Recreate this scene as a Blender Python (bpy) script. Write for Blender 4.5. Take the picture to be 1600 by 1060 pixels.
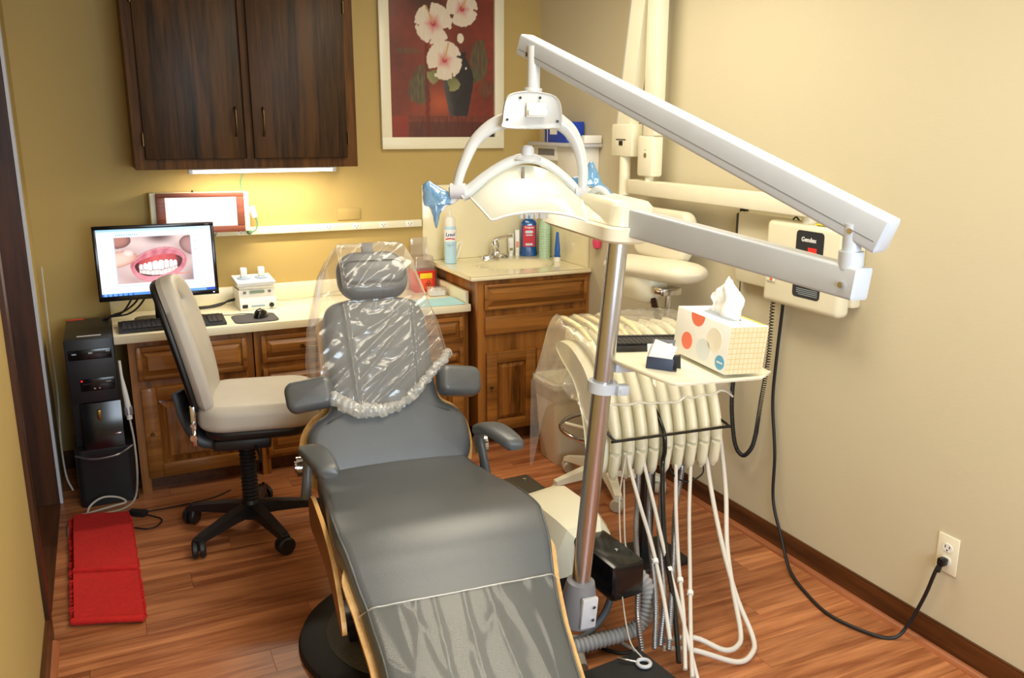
import bpy, bmesh, math, random
from mathutils import Vector, Matrix, noise
random.seed(7)
for o in list(bpy.data.objects): bpy.data.objects.remove(o)
SC = bpy.context.scene
COL = SC.collection
R = math.radians

# ------------------------------------------------------------------ camera
YAW, PIT, ROL = R(25.3), R(14.0), R(0.15)
fwd = Vector((math.sin(YAW)*math.cos(PIT), math.cos(YAW)*math.cos(PIT), -math.sin(PIT)))
rgt = Vector((math.cos(YAW), -math.sin(YAW), 0))
upv = rgt.cross(fwd)
r2 = rgt*math.cos(ROL) + upv*math.sin(ROL)
u2 = upv*math.cos(ROL) - rgt*math.sin(ROL)
cam = bpy.data.cameras.new('camera')
cam.sensor_width = 36; cam.lens = 1350/1600*36; cam.clip_start = .02
camo = bpy.data.objects.new('camera', cam); COL.objects.link(camo)
camo.matrix_world = Matrix.Translation((0, 0, 1.65)) @ Matrix((r2, u2, -fwd)).transposed().to_4x4()
SC.camera = camo

# ------------------------------------------------------------------ world, lights, exposure
w = bpy.data.worlds.new('world'); SC.world = w; w.use_nodes = True
w.node_tree.nodes['Background'].inputs[0].default_value = (.75, .85, 1, 1)
w.node_tree.nodes['Background'].inputs[1].default_value = .35
SC.view_settings.view_transform = 'Standard'
SC.view_settings.look = 'None'
SC.view_settings.gamma = 1
SC.view_settings.use_curve_mapping = False
SC.view_settings.exposure = 0.25
def area(name, loc, rot, sx, sy, power, col):
    l = bpy.data.lights.new(name, 'AREA'); l.shape = 'RECTANGLE'; l.size = sx; l.size_y = sy
    l.energy = power; l.color = col
    o = bpy.data.objects.new(name, l); COL.objects.link(o); o.location = loc; o.rotation_euler = rot
    return o
area('ceiling_panel_light', (1.15, 1.15, 2.44), (0, 0, 0), .6, 1.2, 21, (1, .90, .70))
area('ceiling_panel_light', (1.45, 2.85, 2.44), (0, 0, 0), .6, 1.2, 22, (1, .90, .70))
area('window_daylight', (.95, -1.16, 1.45), (R(90), 0, 0), 1.5, 1.2, 66, (.74, .87, 1))

# ------------------------------------------------------------------ materials
def newmat(name):
    m = bpy.data.materials.new(name); m.use_nodes = True
    n = m.node_tree.nodes; b = n['Principled BSDF']
    return m, m.node_tree, n, b
def s2l(c): return tuple((x/255/12.92 if x/255 <= .04045 else ((x/255+.055)/1.055)**2.4) for x in c)
def pm(name, rgb, rough=.5, metal=0, var=.06, scale=12, bump=0, bscale=200, coat=0, spec=.5, trans=0, alpha=1, coords='Object', emit=0):
    m, t, n, b = newmat(name); c = s2l(rgb)
    tc = n.new('ShaderNodeTexCoord')
    nz = n.new('ShaderNodeTexNoise'); nz.inputs['Scale'].default_value = scale; nz.inputs['Detail'].default_value = 4
    t.links.new(tc.outputs[coords], nz.inputs['Vector'])
    mx = n.new('ShaderNodeMix'); mx.data_type = 'RGBA'
    mx.inputs[6].default_value = (*[x*(1-var) for x in c], 1); mx.inputs[7].default_value = (*[min(1, x*(1+var)) for x in c], 1)
    t.links.new(nz.outputs['Fac'], mx.inputs[0]); t.links.new(mx.outputs[2], b.inputs['Base Color'])
    b.inputs['Roughness'].default_value = rough; b.inputs['Metallic'].default_value = metal
    b.inputs['Specular IOR Level'].default_value = spec; b.inputs['Coat Weight'].default_value = coat
    b.inputs['Transmission Weight'].default_value = trans; b.inputs['Alpha'].default_value = alpha
    if emit:
        b.inputs['Emission Color'].default_value = (*c, 1); b.inputs['Emission Strength'].default_value = emit
    if bump:
        nb = n.new('ShaderNodeTexNoise'); nb.inputs['Scale'].default_value = bscale; nb.inputs['Detail'].default_value = 3
        t.links.new(tc.outputs[coords], nb.inputs['Vector'])
        bp = n.new('ShaderNodeBump'); bp.inputs['Strength'].default_value = bump; bp.inputs['Distance'].default_value = .002
        t.links.new(nb.outputs['Fac'], bp.inputs['Height']); t.links.new(bp.outputs['Normal'], b.inputs['Normal'])
    return m
def wood(name, dark, light, axis=2, rough=.35, scale=1.0, rnd=.0, world=False, coat=0, contrast=1.0, spec=.4):
    """grain stretched along one axis; each object shifts the pattern by its random value"""
    m, t, n, b = newmat(name)
    tc = n.new('ShaderNodeTexCoord')
    geo = n.new('ShaderNodeNewGeometry')
    oi = n.new('ShaderNodeObjectInfo')
    mul = n.new('ShaderNodeVectorMath'); mul.operation = 'MULTIPLY'
    sc = [14*scale]*3; sc[axis] = .9*scale
    mul.inputs[1].default_value = sc
    t.links.new((geo.outputs['Position'] if world else tc.outputs['Object']), mul.inputs[0])
    add = n.new('ShaderNodeVectorMath'); add.operation = 'ADD'
    cmb = n.new('ShaderNodeMath'); cmb.operation = 'MULTIPLY'; cmb.inputs[1].default_value = 37
    t.links.new(oi.outputs['Random'], cmb.inputs[0])
    t.links.new(mul.outputs[0], add.inputs[0]); t.links.new(cmb.outputs[0], add.inputs[1])
    nz = n.new('ShaderNodeTexNoise'); nz.inputs['Scale'].default_value = 1.0; nz.inputs['Detail'].default_value = 3; nz.inputs['Distortion'].default_value = .8
    t.links.new(add.outputs[0], nz.inputs['Vector'])
    n2 = n.new('ShaderNodeTexNoise'); n2.inputs['Scale'].default_value = 5.5; n2.inputs['Detail'].default_value = 5
    t.links.new(add.outputs[0], n2.inputs['Vector'])
    ad = n.new('ShaderNodeMath'); ad.operation = 'MULTIPLY_ADD'; ad.inputs[1].default_value = .45
    t.links.new(n2.outputs['Fac'], ad.inputs[0]); t.links.new(nz.outputs['Fac'], ad.inputs[2])
    rp = n.new('ShaderNodeValToRGB')
    d, l = s2l(dark), s2l(light)
    rp.color_ramp.elements[0].position = .72-.22*contrast; rp.color_ramp.elements[0].color = (*d, 1)
    rp.color_ramp.elements[1].position = .72+.22/contrast; rp.color_ramp.elements[1].color = (*l, 1)
    t.links.new(ad.outputs[0], rp.inputs[0])
    hs = n.new('ShaderNodeHueSaturation')
    mr = n.new('ShaderNodeMapRange'); mr.inputs[3].default_value = 1-rnd; mr.inputs[4].default_value = 1+rnd
    t.links.new(oi.outputs['Random'], mr.inputs[0]); t.links.new(mr.outputs[0], hs.inputs['Value'])
    t.links.new(rp.outputs[0], hs.inputs['Color']); t.links.new(hs.outputs[0], b.inputs['Base Color'])
    b.inputs['Specular IOR Level'].default_value = spec
    b.inputs['Roughness'].default_value = rough; b.inputs['Coat Weight'].default_value = coat
    bp = n.new('ShaderNodeBump'); bp.inputs['Strength'].default_value = .12; bp.inputs['Distance'].default_value = .001
    t.links.new(n2.outputs['Fac'], bp.inputs['Height']); t.links.new(bp.outputs['Normal'], b.inputs['Normal'])
    return m
def film(name, rgb, clear=.7, rough=.12, gloss=.15, bump=.3, bscale=40, stretch=None, fk=1.0):
    """thin plastic film: mostly see-through, a little milky, with sharp reflections"""
    m, t, n, b = newmat(name); n.remove(b)
    out = n['Material Output']
    tr = n.new('ShaderNodeBsdfTransparent'); tr.inputs[0].default_value = (*[min(1, x*.25+.75) for x in s2l(rgb)], 1)
    df = n.new('ShaderNodeBsdfDiffuse'); df.inputs[0].default_value = (*s2l(rgb), 1)
    tl = n.new('ShaderNodeBsdfTranslucent'); tl.inputs[0].default_value = (*s2l(rgb), 1)
    gl = n.new('ShaderNodeBsdfGlossy'); gl.inputs['Roughness'].default_value = rough
    tc = n.new('ShaderNodeTexCoord'); nz = n.new('ShaderNodeTexNoise'); nz.inputs['Scale'].default_value = bscale; nz.inputs['Detail'].default_value = 3
    mp = n.new('ShaderNodeMapping')
    if stretch: mp.inputs['Rotation'].default_value = stretch[0]; mp.inputs['Scale'].default_value = stretch[1]
    t.links.new(tc.outputs['Object'], mp.inputs[0]); t.links.new(mp.outputs[0], nz.inputs['Vector'])
    bp = n.new('ShaderNodeBump'); bp.inputs['Strength'].default_value = bump; bp.inputs['Distance'].default_value = .004
    t.links.new(nz.outputs['Fac'], bp.inputs['Height'])
    for s in (gl, df): t.links.new(bp.outputs['Normal'], s.inputs['Normal'])
    a = n.new('ShaderNodeMixShader'); a.inputs[0].default_value = .5
    t.links.new(df.outputs[0], a.inputs[1]); t.links.new(tl.outputs[0], a.inputs[2])
    c = n.new('ShaderNodeMixShader'); c.inputs[0].default_value = clear
    t.links.new(a.outputs[0], c.inputs[1]); t.links.new(tr.outputs[0], c.inputs[2])
    lw = n.new('ShaderNodeLayerWeight'); t.links.new(bp.outputs['Normal'], lw.inputs['Normal'])
    fr = n.new('ShaderNodeMath'); fr.operation = 'POWER'; fr.inputs[1].default_value = 4; t.links.new(lw.outputs['Facing'], fr.inputs[0])
    ml = n.new('ShaderNodeMath'); ml.operation = 'MULTIPLY_ADD'; ml.inputs[1].default_value = fk; ml.inputs[2].default_value = .05+gloss*.3; ml.use_clamp = True
    t.links.new(fr.outputs[0], ml.inputs[0])
    d = n.new('ShaderNodeMixShader'); t.links.new(ml.outputs[0], d.inputs[0])
    t.links.new(c.outputs[0], d.inputs[1]); t.links.new(gl.outputs[0], d.inputs[2])
    t.links.new(d.outputs[0], out.inputs[0])
    return m
def colattr(name, emit=0, rough=.5):
    m, t, n, b = newmat(name)
    at = n.new('ShaderNodeVertexColor'); at.layer_name = 'Col'
    if emit:
        b.inputs['Base Color'].default_value = (.01, .01, .01, 1)
        t.links.new(at.outputs[0], b.inputs['Emission Color']); b.inputs['Emission Strength'].default_value = emit
    else: t.links.new(at.outputs[0], b.inputs['Base Color'])
    b.inputs['Roughness'].default_value = rough
    return m
def emitmat(name, rgb, s):
    m, t, n, b = newmat(name)
    b.inputs['Base Color'].default_value = (*s2l(rgb), 1) if s > 5 else (.05, .02, .02, 1)
    b.inputs['Emission Color'].default_value = (*s2l(rgb), 1); b.inputs['Emission Strength'].default_value = s
    return m
M_MUST = pm('mustard_paint', (182, 157, 96), .75, var=.04, scale=3, bump=.15, bscale=300, coords='Generated')
M_BEIGE = pm('beige_paint', (205, 195, 166), .75, var=.03, scale=3, bump=.15, bscale=300, coords='Generated')
M_CEIL = pm('ceiling_paint', (235, 230, 218), .9)
M_FLOOR = wood('laminate_floor', (138, 78, 44), (208, 140, 92), axis=0, rough=.34, scale=1.3, rnd=.14, world=True, contrast=.8)
M_SUB = pm('subfloor', (60, 32, 18), .8)
M_OAKD = wood('dark_oak', (20, 13, 6), (76, 50, 22), axis=2, rough=.45, scale=1.5, contrast=1.15, spec=.22)
M_OAKF = wood('dark_oak_frame', (50, 32, 13), (98, 63, 26), axis=2, rough=.5, scale=1.5, spec=.12)
M_CAB = wood('cherry_cabinet', (100, 60, 20), (172, 114, 50), axis=0, rough=.33, scale=.8, coat=.15)
M_CABV = wood('cherry_cabinet_upright', (98, 58, 20), (168, 110, 48), axis=2, rough=.33, scale=.8, coat=.15)
M_BURL = wood('cherry_burl', (78, 44, 14), (156, 100, 40), axis=2, rough=.33, scale=2.2, coat=.15)
M_TRIMW = wood('dark_trim_wood', (58, 30, 12), (104, 60, 26), axis=1, rough=.4)
M_TRIMV = wood('dark_jamb_wood', (40, 20, 9), (84, 46, 18), axis=2, rough=.4)
M_QROUND = wood('quarter_round_wood', (140, 80, 46), (182, 112, 70), axis=1, rough=.4)
M_COUNTER = pm('cream_laminate', (238, 230, 200), .3, var=.02, scale=60)
M_SINK = pm('cultured_marble', (236, 226, 190), .18, var=.03, scale=9, coat=.3)
M_WHITEP = pm('white_plastic', (238, 238, 234), .35)
M_IVORY = pm('ivory_plastic', (236, 231, 206), .38)
M_IVORYS = pm('ivory_shell', (228, 222, 196), .32, var=.03)
M_CREAMV = pm('cream_vinyl', (222, 214, 190), .42, bump=.2, bscale=400)
M_GREIGE = pm('greige_vinyl', (190, 184, 173), .45, bump=.2, bscale=400)
M_VINYL = pm('charcoal_vinyl', (84, 88, 92), .34, var=.05, bump=.22, bscale=500, spec=.7)
M_BLACKP = pm('black_plastic', (30, 30, 32), .42)
M_BLACKG = pm('black_gloss', (16, 16, 18), .18)
M_GREYP = pm('grey_plastic', (120, 120, 124), .45)
M_LGREY = pm('light_grey_plastic', (196, 198, 204), .4)
M_PAINTG = pm('lamp_enamel', (206, 209, 210), .28, coat=.2)
M_PALEB = pm('arm_enamel', (192, 199, 208), .32, coat=.2)
M_CHROME = pm('chrome', (214, 214, 218), .12, 1, var=.02)
M_STEEL = pm('brushed_steel', (196, 196, 200), .27, 1, var=.05, scale=30)
M_FLEX = pm('flexible_conduit', (150, 150, 156), .28, .85, var=.05)
M_BRASS = pm('antique_brass', (140, 108, 56), .35, 1)
M_PEWTER = pm('dark_bronze', (104, 84, 58), .38, 1)
M_PLYE = wood('plywood_edge', (196, 148, 84), (228, 186, 124), axis=1, rough=.45, scale=2)
M_WALNUT = wood('walnut_shell', (96, 62, 38), (140, 98, 66), axis=1, rough=.35)
M_REDRUG = pm('red_cotton', (196, 30, 26), .95, var=.22, scale=60, bump=.9, bscale=160)
M_BLACKC = pm('black_cable', (22, 22, 24), .5)
M_GREYC = pm('grey_cable', (186, 180, 168), .5)
M_WHITEC = pm('pale_hose', (214, 208, 200), .4)
M_GREENC = pm('green_cable', (90, 130, 96), .5)
M_FILM = film('clear_film', (246, 246, 246), .86, .13, .08, .16, 18, ((0, R(35), 0), (1.0, .35, 3.2)))
M_FILMH = film('bunched_film', (240, 240, 238), .38, .22, .2, .6, 60)
M_FILMY = film('clear_foot_film', (196, 194, 180), .93, .13, -.11, .08, 10, ((0, 0, R(30)), (1.6, .5, 1)), .5)
M_FILMB = film('blue_film', (108, 186, 240), .46, .12, .3, .5, 60)
M_CLEARP = film('clear_plastic', (240, 236, 236), .78, .1, .2, .05, 20)
M_BAGY = film('bag_film', (250, 248, 240), .80, .16, .06, .3, 26, ((0, 0, R(20)), (2.5, .8, 1)), .9)
M_RED = pm('red_plastic', (214, 42, 34), .35)
M_YEL = pm('yellow_label', (244, 208, 30), .5)
M_YELP = pm('yellow_paper', (250, 224, 20), .7)
M_ORL = pm('orange_label', (238, 86, 40), .5)
M_BLUE = pm('blue_plastic', (22, 86, 176), .35)
M_BLUEB = pm('blue_box', (24, 64, 178), .5)
M_SKY = pm('sky_blue_can', (178, 214, 234), .3)
M_PAPERB = pm('blue_paper', (166, 212, 222), .8)
M_PAPER = pm('white_paper', (246, 245, 240), .85)
M_MINT = pm('mint_cup', (176, 208, 176), .4)
M_PINK = pm('pink_plastic', (226, 74, 110), .4)
M_NAVY = pm('navy_card', (44, 54, 78), .5)
M_SCREENP = pm('panel_black', (38, 40, 46), .4)
M_INK = pm('navy_ink', (40, 56, 130), .6)
M_WHITEI = pm('white_ink', (240, 240, 240), .6)
M_GREYI = pm('grey_ink', (150, 160, 170), .6)
M_REDI = pm('red_ink', (206, 34, 44), .6)
M_LED = emitmat('red_led', (255, 24, 16), 1.1)
M_LCD = pm('lcd_green', (140, 160, 150), .3)
M_PANELW = emitmat('lit_panel', (255, 250, 240), .95)
M_TUBE = emitmat('fluorescent', (255, 236, 200), 9)
M_CARPET = pm('grey_carpet', (92, 90, 90), .95, var=.4, scale=180, bump=.5, bscale=300)
M_GLASS = film('window_glass', (235, 240, 245), .95, .02, .1, 0)

# ------------------------------------------------------------------ geometry helpers
def cr(pts, res=6, closed=False):
    pts = [Vector(p) for p in pts]
    if len(pts) < 3: return pts
    out = []; n = len(pts); rng = n if closed else n-1
    for i in range(rng):
        p1, p2 = pts[i], pts[(i+1) % n]
        p0 = pts[i-1] if (i > 0 or closed) else p1*2-p2
        p3 = pts[(i+2) % n] if (i+2 < n or closed) else p2*2-p1
        for k in range(res):
            t = k/res
            out.append(.5*((2*p1)+(p2-p0)*t+(2*p0-5*p1+4*p2-p3)*t*t+(3*p1-p0-3*p2+p3)*t**3))
    if not closed: out.append(pts[-1])
    return out
def interp(x, tab):
    if x <= tab[0][0]: return tab[0][1]
    for (a, b), (c, d) in zip(tab, tab[1:]):
        if x <= c:
            t = (x-a)/(c-a); return b+(d-b)*t
    return tab[-1][1]
class G:
    def __init__(s, M=None): s.v = []; s.f = []; s.M = M or Matrix(); s.mi = []
    def add(s, vs, fs, mi=0):
        o = len(s.v); s.v += [s.M @ Vector(p) for p in vs]; s.f += [[i+o for i in f] for f in fs]; s.mi += [mi]*len(fs); return s
    def frombm(s, bm, mi=0):
        bm.verts.index_update()
        s.add([v.co.copy() for v in bm.verts], [[v.index for v in f.verts] for f in bm.faces], mi); bm.free(); return s
    def box(s, x0, x1, y0, y1, z0, z1, bev=0, seg=2, mi=0):
        bm = bmesh.new(); bmesh.ops.create_cube(bm, size=1)
        for v in bm.verts: v.co = Vector(((x0+x1)/2+v.co.x*(x1-x0), (y0+y1)/2+v.co.y*(y1-y0), (z0+z1)/2+v.co.z*(z1-z0)))
        if bev: bmesh.ops.bevel(bm, geom=bm.edges[:], offset=bev, segments=seg, affect='EDGES', profile=.5)
        return s.frombm(bm, mi)
    def loft(s, rings, cap=True, closed=True, mi=0, loop=False):
        n = len(rings[0]); vs = [p for r in rings for p in r]; fs = []
        m = len(rings)
        for i in range(m if loop else m-1):
            a, b = i*n, ((i+1) % m)*n
            for j in range(n if closed else n-1):
                k = (j+1) % n
                fs.append([a+j, a+k, b+k, b+j])
        if cap and closed and not loop:
            fs.append(list(range(n))[::-1]); fs.append([(m-1)*n+j for j in range(n)])
        return s.add(vs, fs, mi)
    def cyl(s, p0, p1, r0, r1=None, n=20, cap=True, mi=0):
        p0, p1 = Vector(p0), Vector(p1); r1 = r0 if r1 is None else r1
        d = (p1-p0).normalized(); a = d.orthogonal().normalized(); b = d.cross(a)
        ring = lambda p, r: [p+(a*math.cos(2*math.pi*i/n)+b*math.sin(2*math.pi*i/n))*r for i in range(n)]
        return s.loft([ring(p0, r0), ring(p1, r1)], cap, mi=mi)
    def tube(s, pts, r, n=8, res=6, closed=False, mi=0, sx=1, smooth=True):
        rads = None
        P = cr(pts, res, closed) if smooth else [Vector(p) for p in pts]
        if isinstance(r, (list, tuple)):
            m = len(P); k = len(r)
            rads = [interp(i/(m-1)*(k-1), list(enumerate(r))) for i in range(m)]
        else: rads = [r]*len(P)
        rings = []; a = None
        for i, p in enumerate(P):
            if closed: d = (P[(i+1) % len(P)]-P[i-1])
            else: d = (P[min(i+1, len(P)-1)]-P[max(i-1, 0)])
            d.normalize()
            a = d.orthogonal().normalized() if a is None else (a-d*a.dot(d)).normalized()
            b = d.cross(a)
            rings.append([p+(a*math.cos(2*math.pi*j/n)*sx+b*math.sin(2*math.pi*j/n))*rads[i] for j in range(n)])
        return s.loft(rings, True, mi=mi, loop=closed)
    def lathe(s, prof, c=(0, 0, 0), n=28, mi=0, sx=1, sy=1):
        c = Vector(c)
        rings = [[c+Vector((max(r, 1e-4)*sx*math.cos(2*math.pi*i/n), max(r, 1e-4)*sy*math.sin(2*math.pi*i/n), z)) for i in range(n)] for r, z in prof]
        return s.loft(rings, True, mi=mi)
    def prism(s, poly, axis, a, b, mi=0):
        def P(u, v, w): return {'x': (w, u, v), 'y': (u, w, v), 'z': (u, v, w)}[axis]
        return s.loft([[P(u, v, a) for u, v in poly], [P(u, v, b) for u, v in poly]], True, mi=mi)
    def grid(s, fn, nu, nv, mi=0):
        vs = [fn(i/nu, j/nv) for i in range(nu+1) for j in range(nv+1)]
        fs = [[i*(nv+1)+j, (i+1)*(nv+1)+j, (i+1)*(nv+1)+j+1, i*(nv+1)+j+1] for i in range(nu) for j in range(nv)]
        return s.add(vs, fs, mi)
    def pillow(s, outline, z0, z1, r, crown=0, k=4, rb=None, mi=0):
        """solid cushion from a closed outline, rounded edges, crowned top"""
        rb = r if rb is None else rb
        P = [Vector((p[0], p[1])) for p in outline]; n = len(P)
        ar = sum(P[i].x*P[(i+1) % n].y-P[(i+1) % n].x*P[i].y for i in range(n))
        if ar < 0: P.reverse()
        N = []
        for i in range(n):
            d = (P[(i+1) % n]-P[i-1]).normalized(); N.append(Vector((d.y, -d.x)))
        c = sum(P, Vector((0, 0)))/n
        rings = []
        def ring(ins, z): rings.append([(P[i].x-N[i].x*ins, P[i].y-N[i].y*ins, z) for i in range(n)])
        for q in range(k+1):
            a = math.pi/2*q/k; ring(rb*(1-math.sin(a)), z0+rb*(1-math.cos(a)))
        for q in range(k+1):
            a = math.pi/2*q/k; ring(r*(1-math.cos(a)), z1-r+r*math.sin(a))
        last = rings[-1]
        for f in (.8, .55, .3, .08):
            rings.append([(c.x+(p[0]-c.x)*f, c.y+(p[1]-c.y)*f, z1+crown*(1-f*f)) for p in last])
        return s.loft(rings, True, mi=mi)
def rrect(w, h, r, n=5, cx=0, cy=0):
    out = []
    for sx, sy, a0 in ((1, 1, 0), (-1, 1, 90), (-1, -1, 180), (1, -1, 270)):
        for i in range(n+1):
            a = R(a0+90*i/n); out.append((cx+sx*(w/2-r)+r*math.cos(a), cy+sy*(h/2-r)+r*math.sin(a)))
    return out
def link(name, me, parent=None, mats=()):
    o = bpy.data.objects.new(name, me); COL.objects.link(o)
    for m in mats: me.materials.append(m)
    if parent: o.parent = parent
    return o
def part(name, g, mat, parent=None, smooth=38, label=None):
    me = bpy.data.meshes.new(name)
    me.from_pydata([tuple(p) for p in g.v], [], g.f)
    mats = mat if isinstance(mat, (list, tuple)) else [mat]
    bm = bmesh.new(); bm.from_mesh(me)
    bmesh.ops.recalc_face_normals(bm, faces=bm.faces[:]) if not getattr(g, 'sheet', False) else None
    bm.to_mesh(me); bm.free()
    if len(mats) > 1:
        for p, i in zip(me.polygons, g.mi): p.material_index = i
    if smooth:
        me.polygons.foreach_set('use_smooth', [True]*len(me.polygons))
        me.set_sharp_from_angle(angle=R(smooth))
    o = link(name, me, parent, mats)
    if label: o['label'] = label
    return o
def thing(name, label, cat, loc=(0, 0, 0), rz=0, group=None, rot=None):
    o = bpy.data.objects.new(name, None); COL.objects.link(o); o.empty_display_size = .05
    o.location = loc; o.rotation_euler = rot or (0, 0, rz)
    o['label'] = label; o['category'] = cat
    if group: o['group'] = group
    return o
def tag(o, label, cat, group=None):
    o['label'] = label; o['category'] = cat
    if group: o['group'] = group
    return o
def struct(name, g, mat, smooth=0, parent=None):
    o = part(name, g, mat, parent, smooth)
    if not parent: o['kind'] = 'structure'
    return o
def text(name, body, size, parent, mat, fn=None, depth=.0004, align='CENTER', shear=0, bold=0):
    """flat lettering; fn maps (x,y,z) of the text plane onto the surface it is printed on"""
    cu = bpy.data.curves.new(name, 'FONT'); cu.body = body; cu.size = size; cu.align_x = align; cu.align_y = 'CENTER'
    cu.extrude = depth; cu.shear = shear; cu.offset = bold; cu.resolution_u = 3
    tmp = bpy.data.objects.new('tmp', cu); COL.objects.link(tmp)
    dg = bpy.context.evaluated_depsgraph_get(); dg.update()
    me = bpy.data.meshes.new_from_object(tmp.evaluated_get(dg))
    bpy.data.objects.remove(tmp); bpy.data.curves.remove(cu)
    if fn:
        for v in me.vertices: v.co = Vector(fn(*v.co))
    me.materials.clear(); me.name = name
    return link(name, me, parent, [mat])
def paint(name, w, h, nx, ny, fn, parent, mat, place):
    """flat print: fn(x,y) in metres -> srgb 0..255; place maps (x,y) to the parent's frame"""
    vs = [place(i/nx*w, j/ny*h) for j in range(ny+1) for i in range(nx+1)]
    fs = [[j*(nx+1)+i, j*(nx+1)+i+1, (j+1)*(nx+1)+i+1, (j+1)*(nx+1)+i] for j in range(ny) for i in range(nx)]
    me = bpy.data.meshes.new(name); me.from_pydata(vs, [], fs)
    ca = me.color_attributes.new('Col', 'FLOAT_COLOR', 'POINT')
    buf = []
    for j in range(ny+1):
        for i in range(nx+1):
            c = s2l([max(0, min(255, q)) for q in fn(i/nx*w, j/ny*h)]); buf += [c[0], c[1], c[2], 1]
    ca.data.foreach_set('color', buf)
    return link(name, me, parent, [mat])
def lerp(a, b, t): return tuple(x+(y-x)*t for x, y in zip(a, b))
def sst(a, b, x):
    t = max(0, min(1, (x-a)/(b-a))); return t*t*(3-2*t)
def dup(root, loc=None, rz=None, label=None):
    r = root.copy(); COL.objects.link(r)
    if loc is not None: r.location = loc
    if rz is not None: r.rotation_euler = (0, 0, rz)
    if label: r['label'] = label
    for ch in list(root.children):
        c = ch.copy(); COL.objects.link(c); c.parent = r
        for gch in ch.children:
            d = gch.copy(); COL.objects.link(d); d.parent = c
    return r

# ------------------------------------------------------------------ the room
XL, XR, YB, YF, ZC = -.298, 2.308, 4.52, -1.25, 2.46
floor = struct('floor', G().box(XL-.5, XR+.1, YF-.1, YB+.1, -.06, -.008), M_SUB)
um = G().box(-.5, .5, -.5, .5, -.5, .5)
ume = bpy.data.meshes.new('plank'); ume.from_pydata([tuple(p) for p in um.v], [], um.f); ume.materials.append(M_FLOOR)
pw, plen = .127, 1.22
row = 0; y = YF
while y < YB-.01:
    x = XL - (row*0.43 % 1)*plen
    while x < XR:
        a, b = max(x, XL), min(x+plen, XR)
        if b-a > .01:
            o = bpy.data.objects.new('plank', ume); COL.objects.link(o); o.parent = floor
            y1 = min(y+pw, YB)
            o.location = ((a+b)/2, (y+y1)/2, -.004); o.scale = (b-a-.0012, y1-y-.0012, .008)
        x += plen
    y += pw; row += 1
struct('ceiling', G().box(XL-.2, XR+.1, YF-.1, YB+.1, ZC, ZC+.08), M_CEIL)
struct('wall_back', G().box(XL-.2, XR+.1, YB, YB+.1, -.01, ZC), M_MUST)
struct('wall_right', G().box(XR, XR+.1, YF, YB, -.01, ZC), M_BEIGE)
DY0, DY1, DH = 2.93, 4.09, 2.05
struct('wall_left', G().box(XL-.12, XL, YF, DY0, -.01, ZC).box(XL-.12, XL, DY1, YB, -.01, ZC).box(XL-.12, XL, DY0, DY1, DH, ZC), M_MUST)
WX0, WX1, WZ0, WZ1 = .15, 1.75, .8, 2.1
struct('wall_front', G().box(XL-.12, WX0, YF-.1, YF, -.01, ZC).box(WX1, XR, YF-.1, YF, -.01, ZC).box(WX0, WX1, YF-.1, YF, -.01, WZ0).box(WX0, WX1, YF-.1, YF, WZ1, ZC), M_BEIGE)
win = struct('window_1', G().box(WX0, WX1, YF-.09, YF-.04, WZ0, WZ0+.05).box(WX0, WX1, YF-.09, YF-.04, WZ1-.05, WZ1).box(WX0, WX0+.05, YF-.09, YF-.04, WZ0+.05, WZ1-.05).box(WX1-.05, WX1, YF-.09, YF-.04, WZ0+.05, WZ1-.05), M_WHITEP)
part('pane', G().box(WX0+.05, WX1-.05, YF-.07, YF-.064, WZ0+.05, WZ1-.05), M_GLASS, win, 0)
# doorway in the left wall: dark closed door, jambs, threshold, pale frame edge
door = struct('door_1', G().box(XL-.19, XL-.13, DY0+.02, DY1-.02, .02, DH-.02), M_TRIMV)
part('weather_strip', G().box(XL-.135, XL-.12, DY1-.036, DY1-.022, .02, DH-.02), M_LGREY, door, 0)
struct('trim_1', G().box(XL-.20, XL-.002, DY1-.02, DY1-.001, 0, DH), M_TRIMV)
struct('trim_2', G().box(XL-.20, XL+.006, DY0+.001, DY0+.02, 0, DH).box(XL, XL+.014, DY0-.05, DY0+.02, 0, DH+.04), M_TRIMV)
struct('trim_3', G().box(XL-.19, XL+.002, DY0+.02, DY1-.02, -.006, .006), M_TRIMW)
struct('trim_4', G().box(XL, XL+.012, DY1-.012, DY1+.035, 0, DH+.03), M_LGREY)
struct('baseboard_right', G().box(XR-.014, XR, YF, 3.92, 0, .088).box(XR-.009, XR, YF, 3.92, .088, .094), M_TRIMW)
q = [(0, 0), (-.019, 0), (-.0175, .0073), (-.0134, .0134), (-.0073, .0175), (0, .019)]
struct('trim_5', G().loft([[(XR-.014+a, yy, b) for a, b in q] for yy in (YF, 3.92)]), M_QROUND, 50)
struct('baseboard_left', G().box(XL, XL+.014, YF, DY0-.05, 0, .094), M_TRIMW)
struct('trim_6', G().loft([[(XL+.014-a, yy, b) for a, b in q] for yy in (YF, DY0-.05)]), M_QROUND, 50)
struct('baseboard_back', G().box(XL, .03, YB-.014, YB, 0, .09), M_TRIMW)

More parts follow.
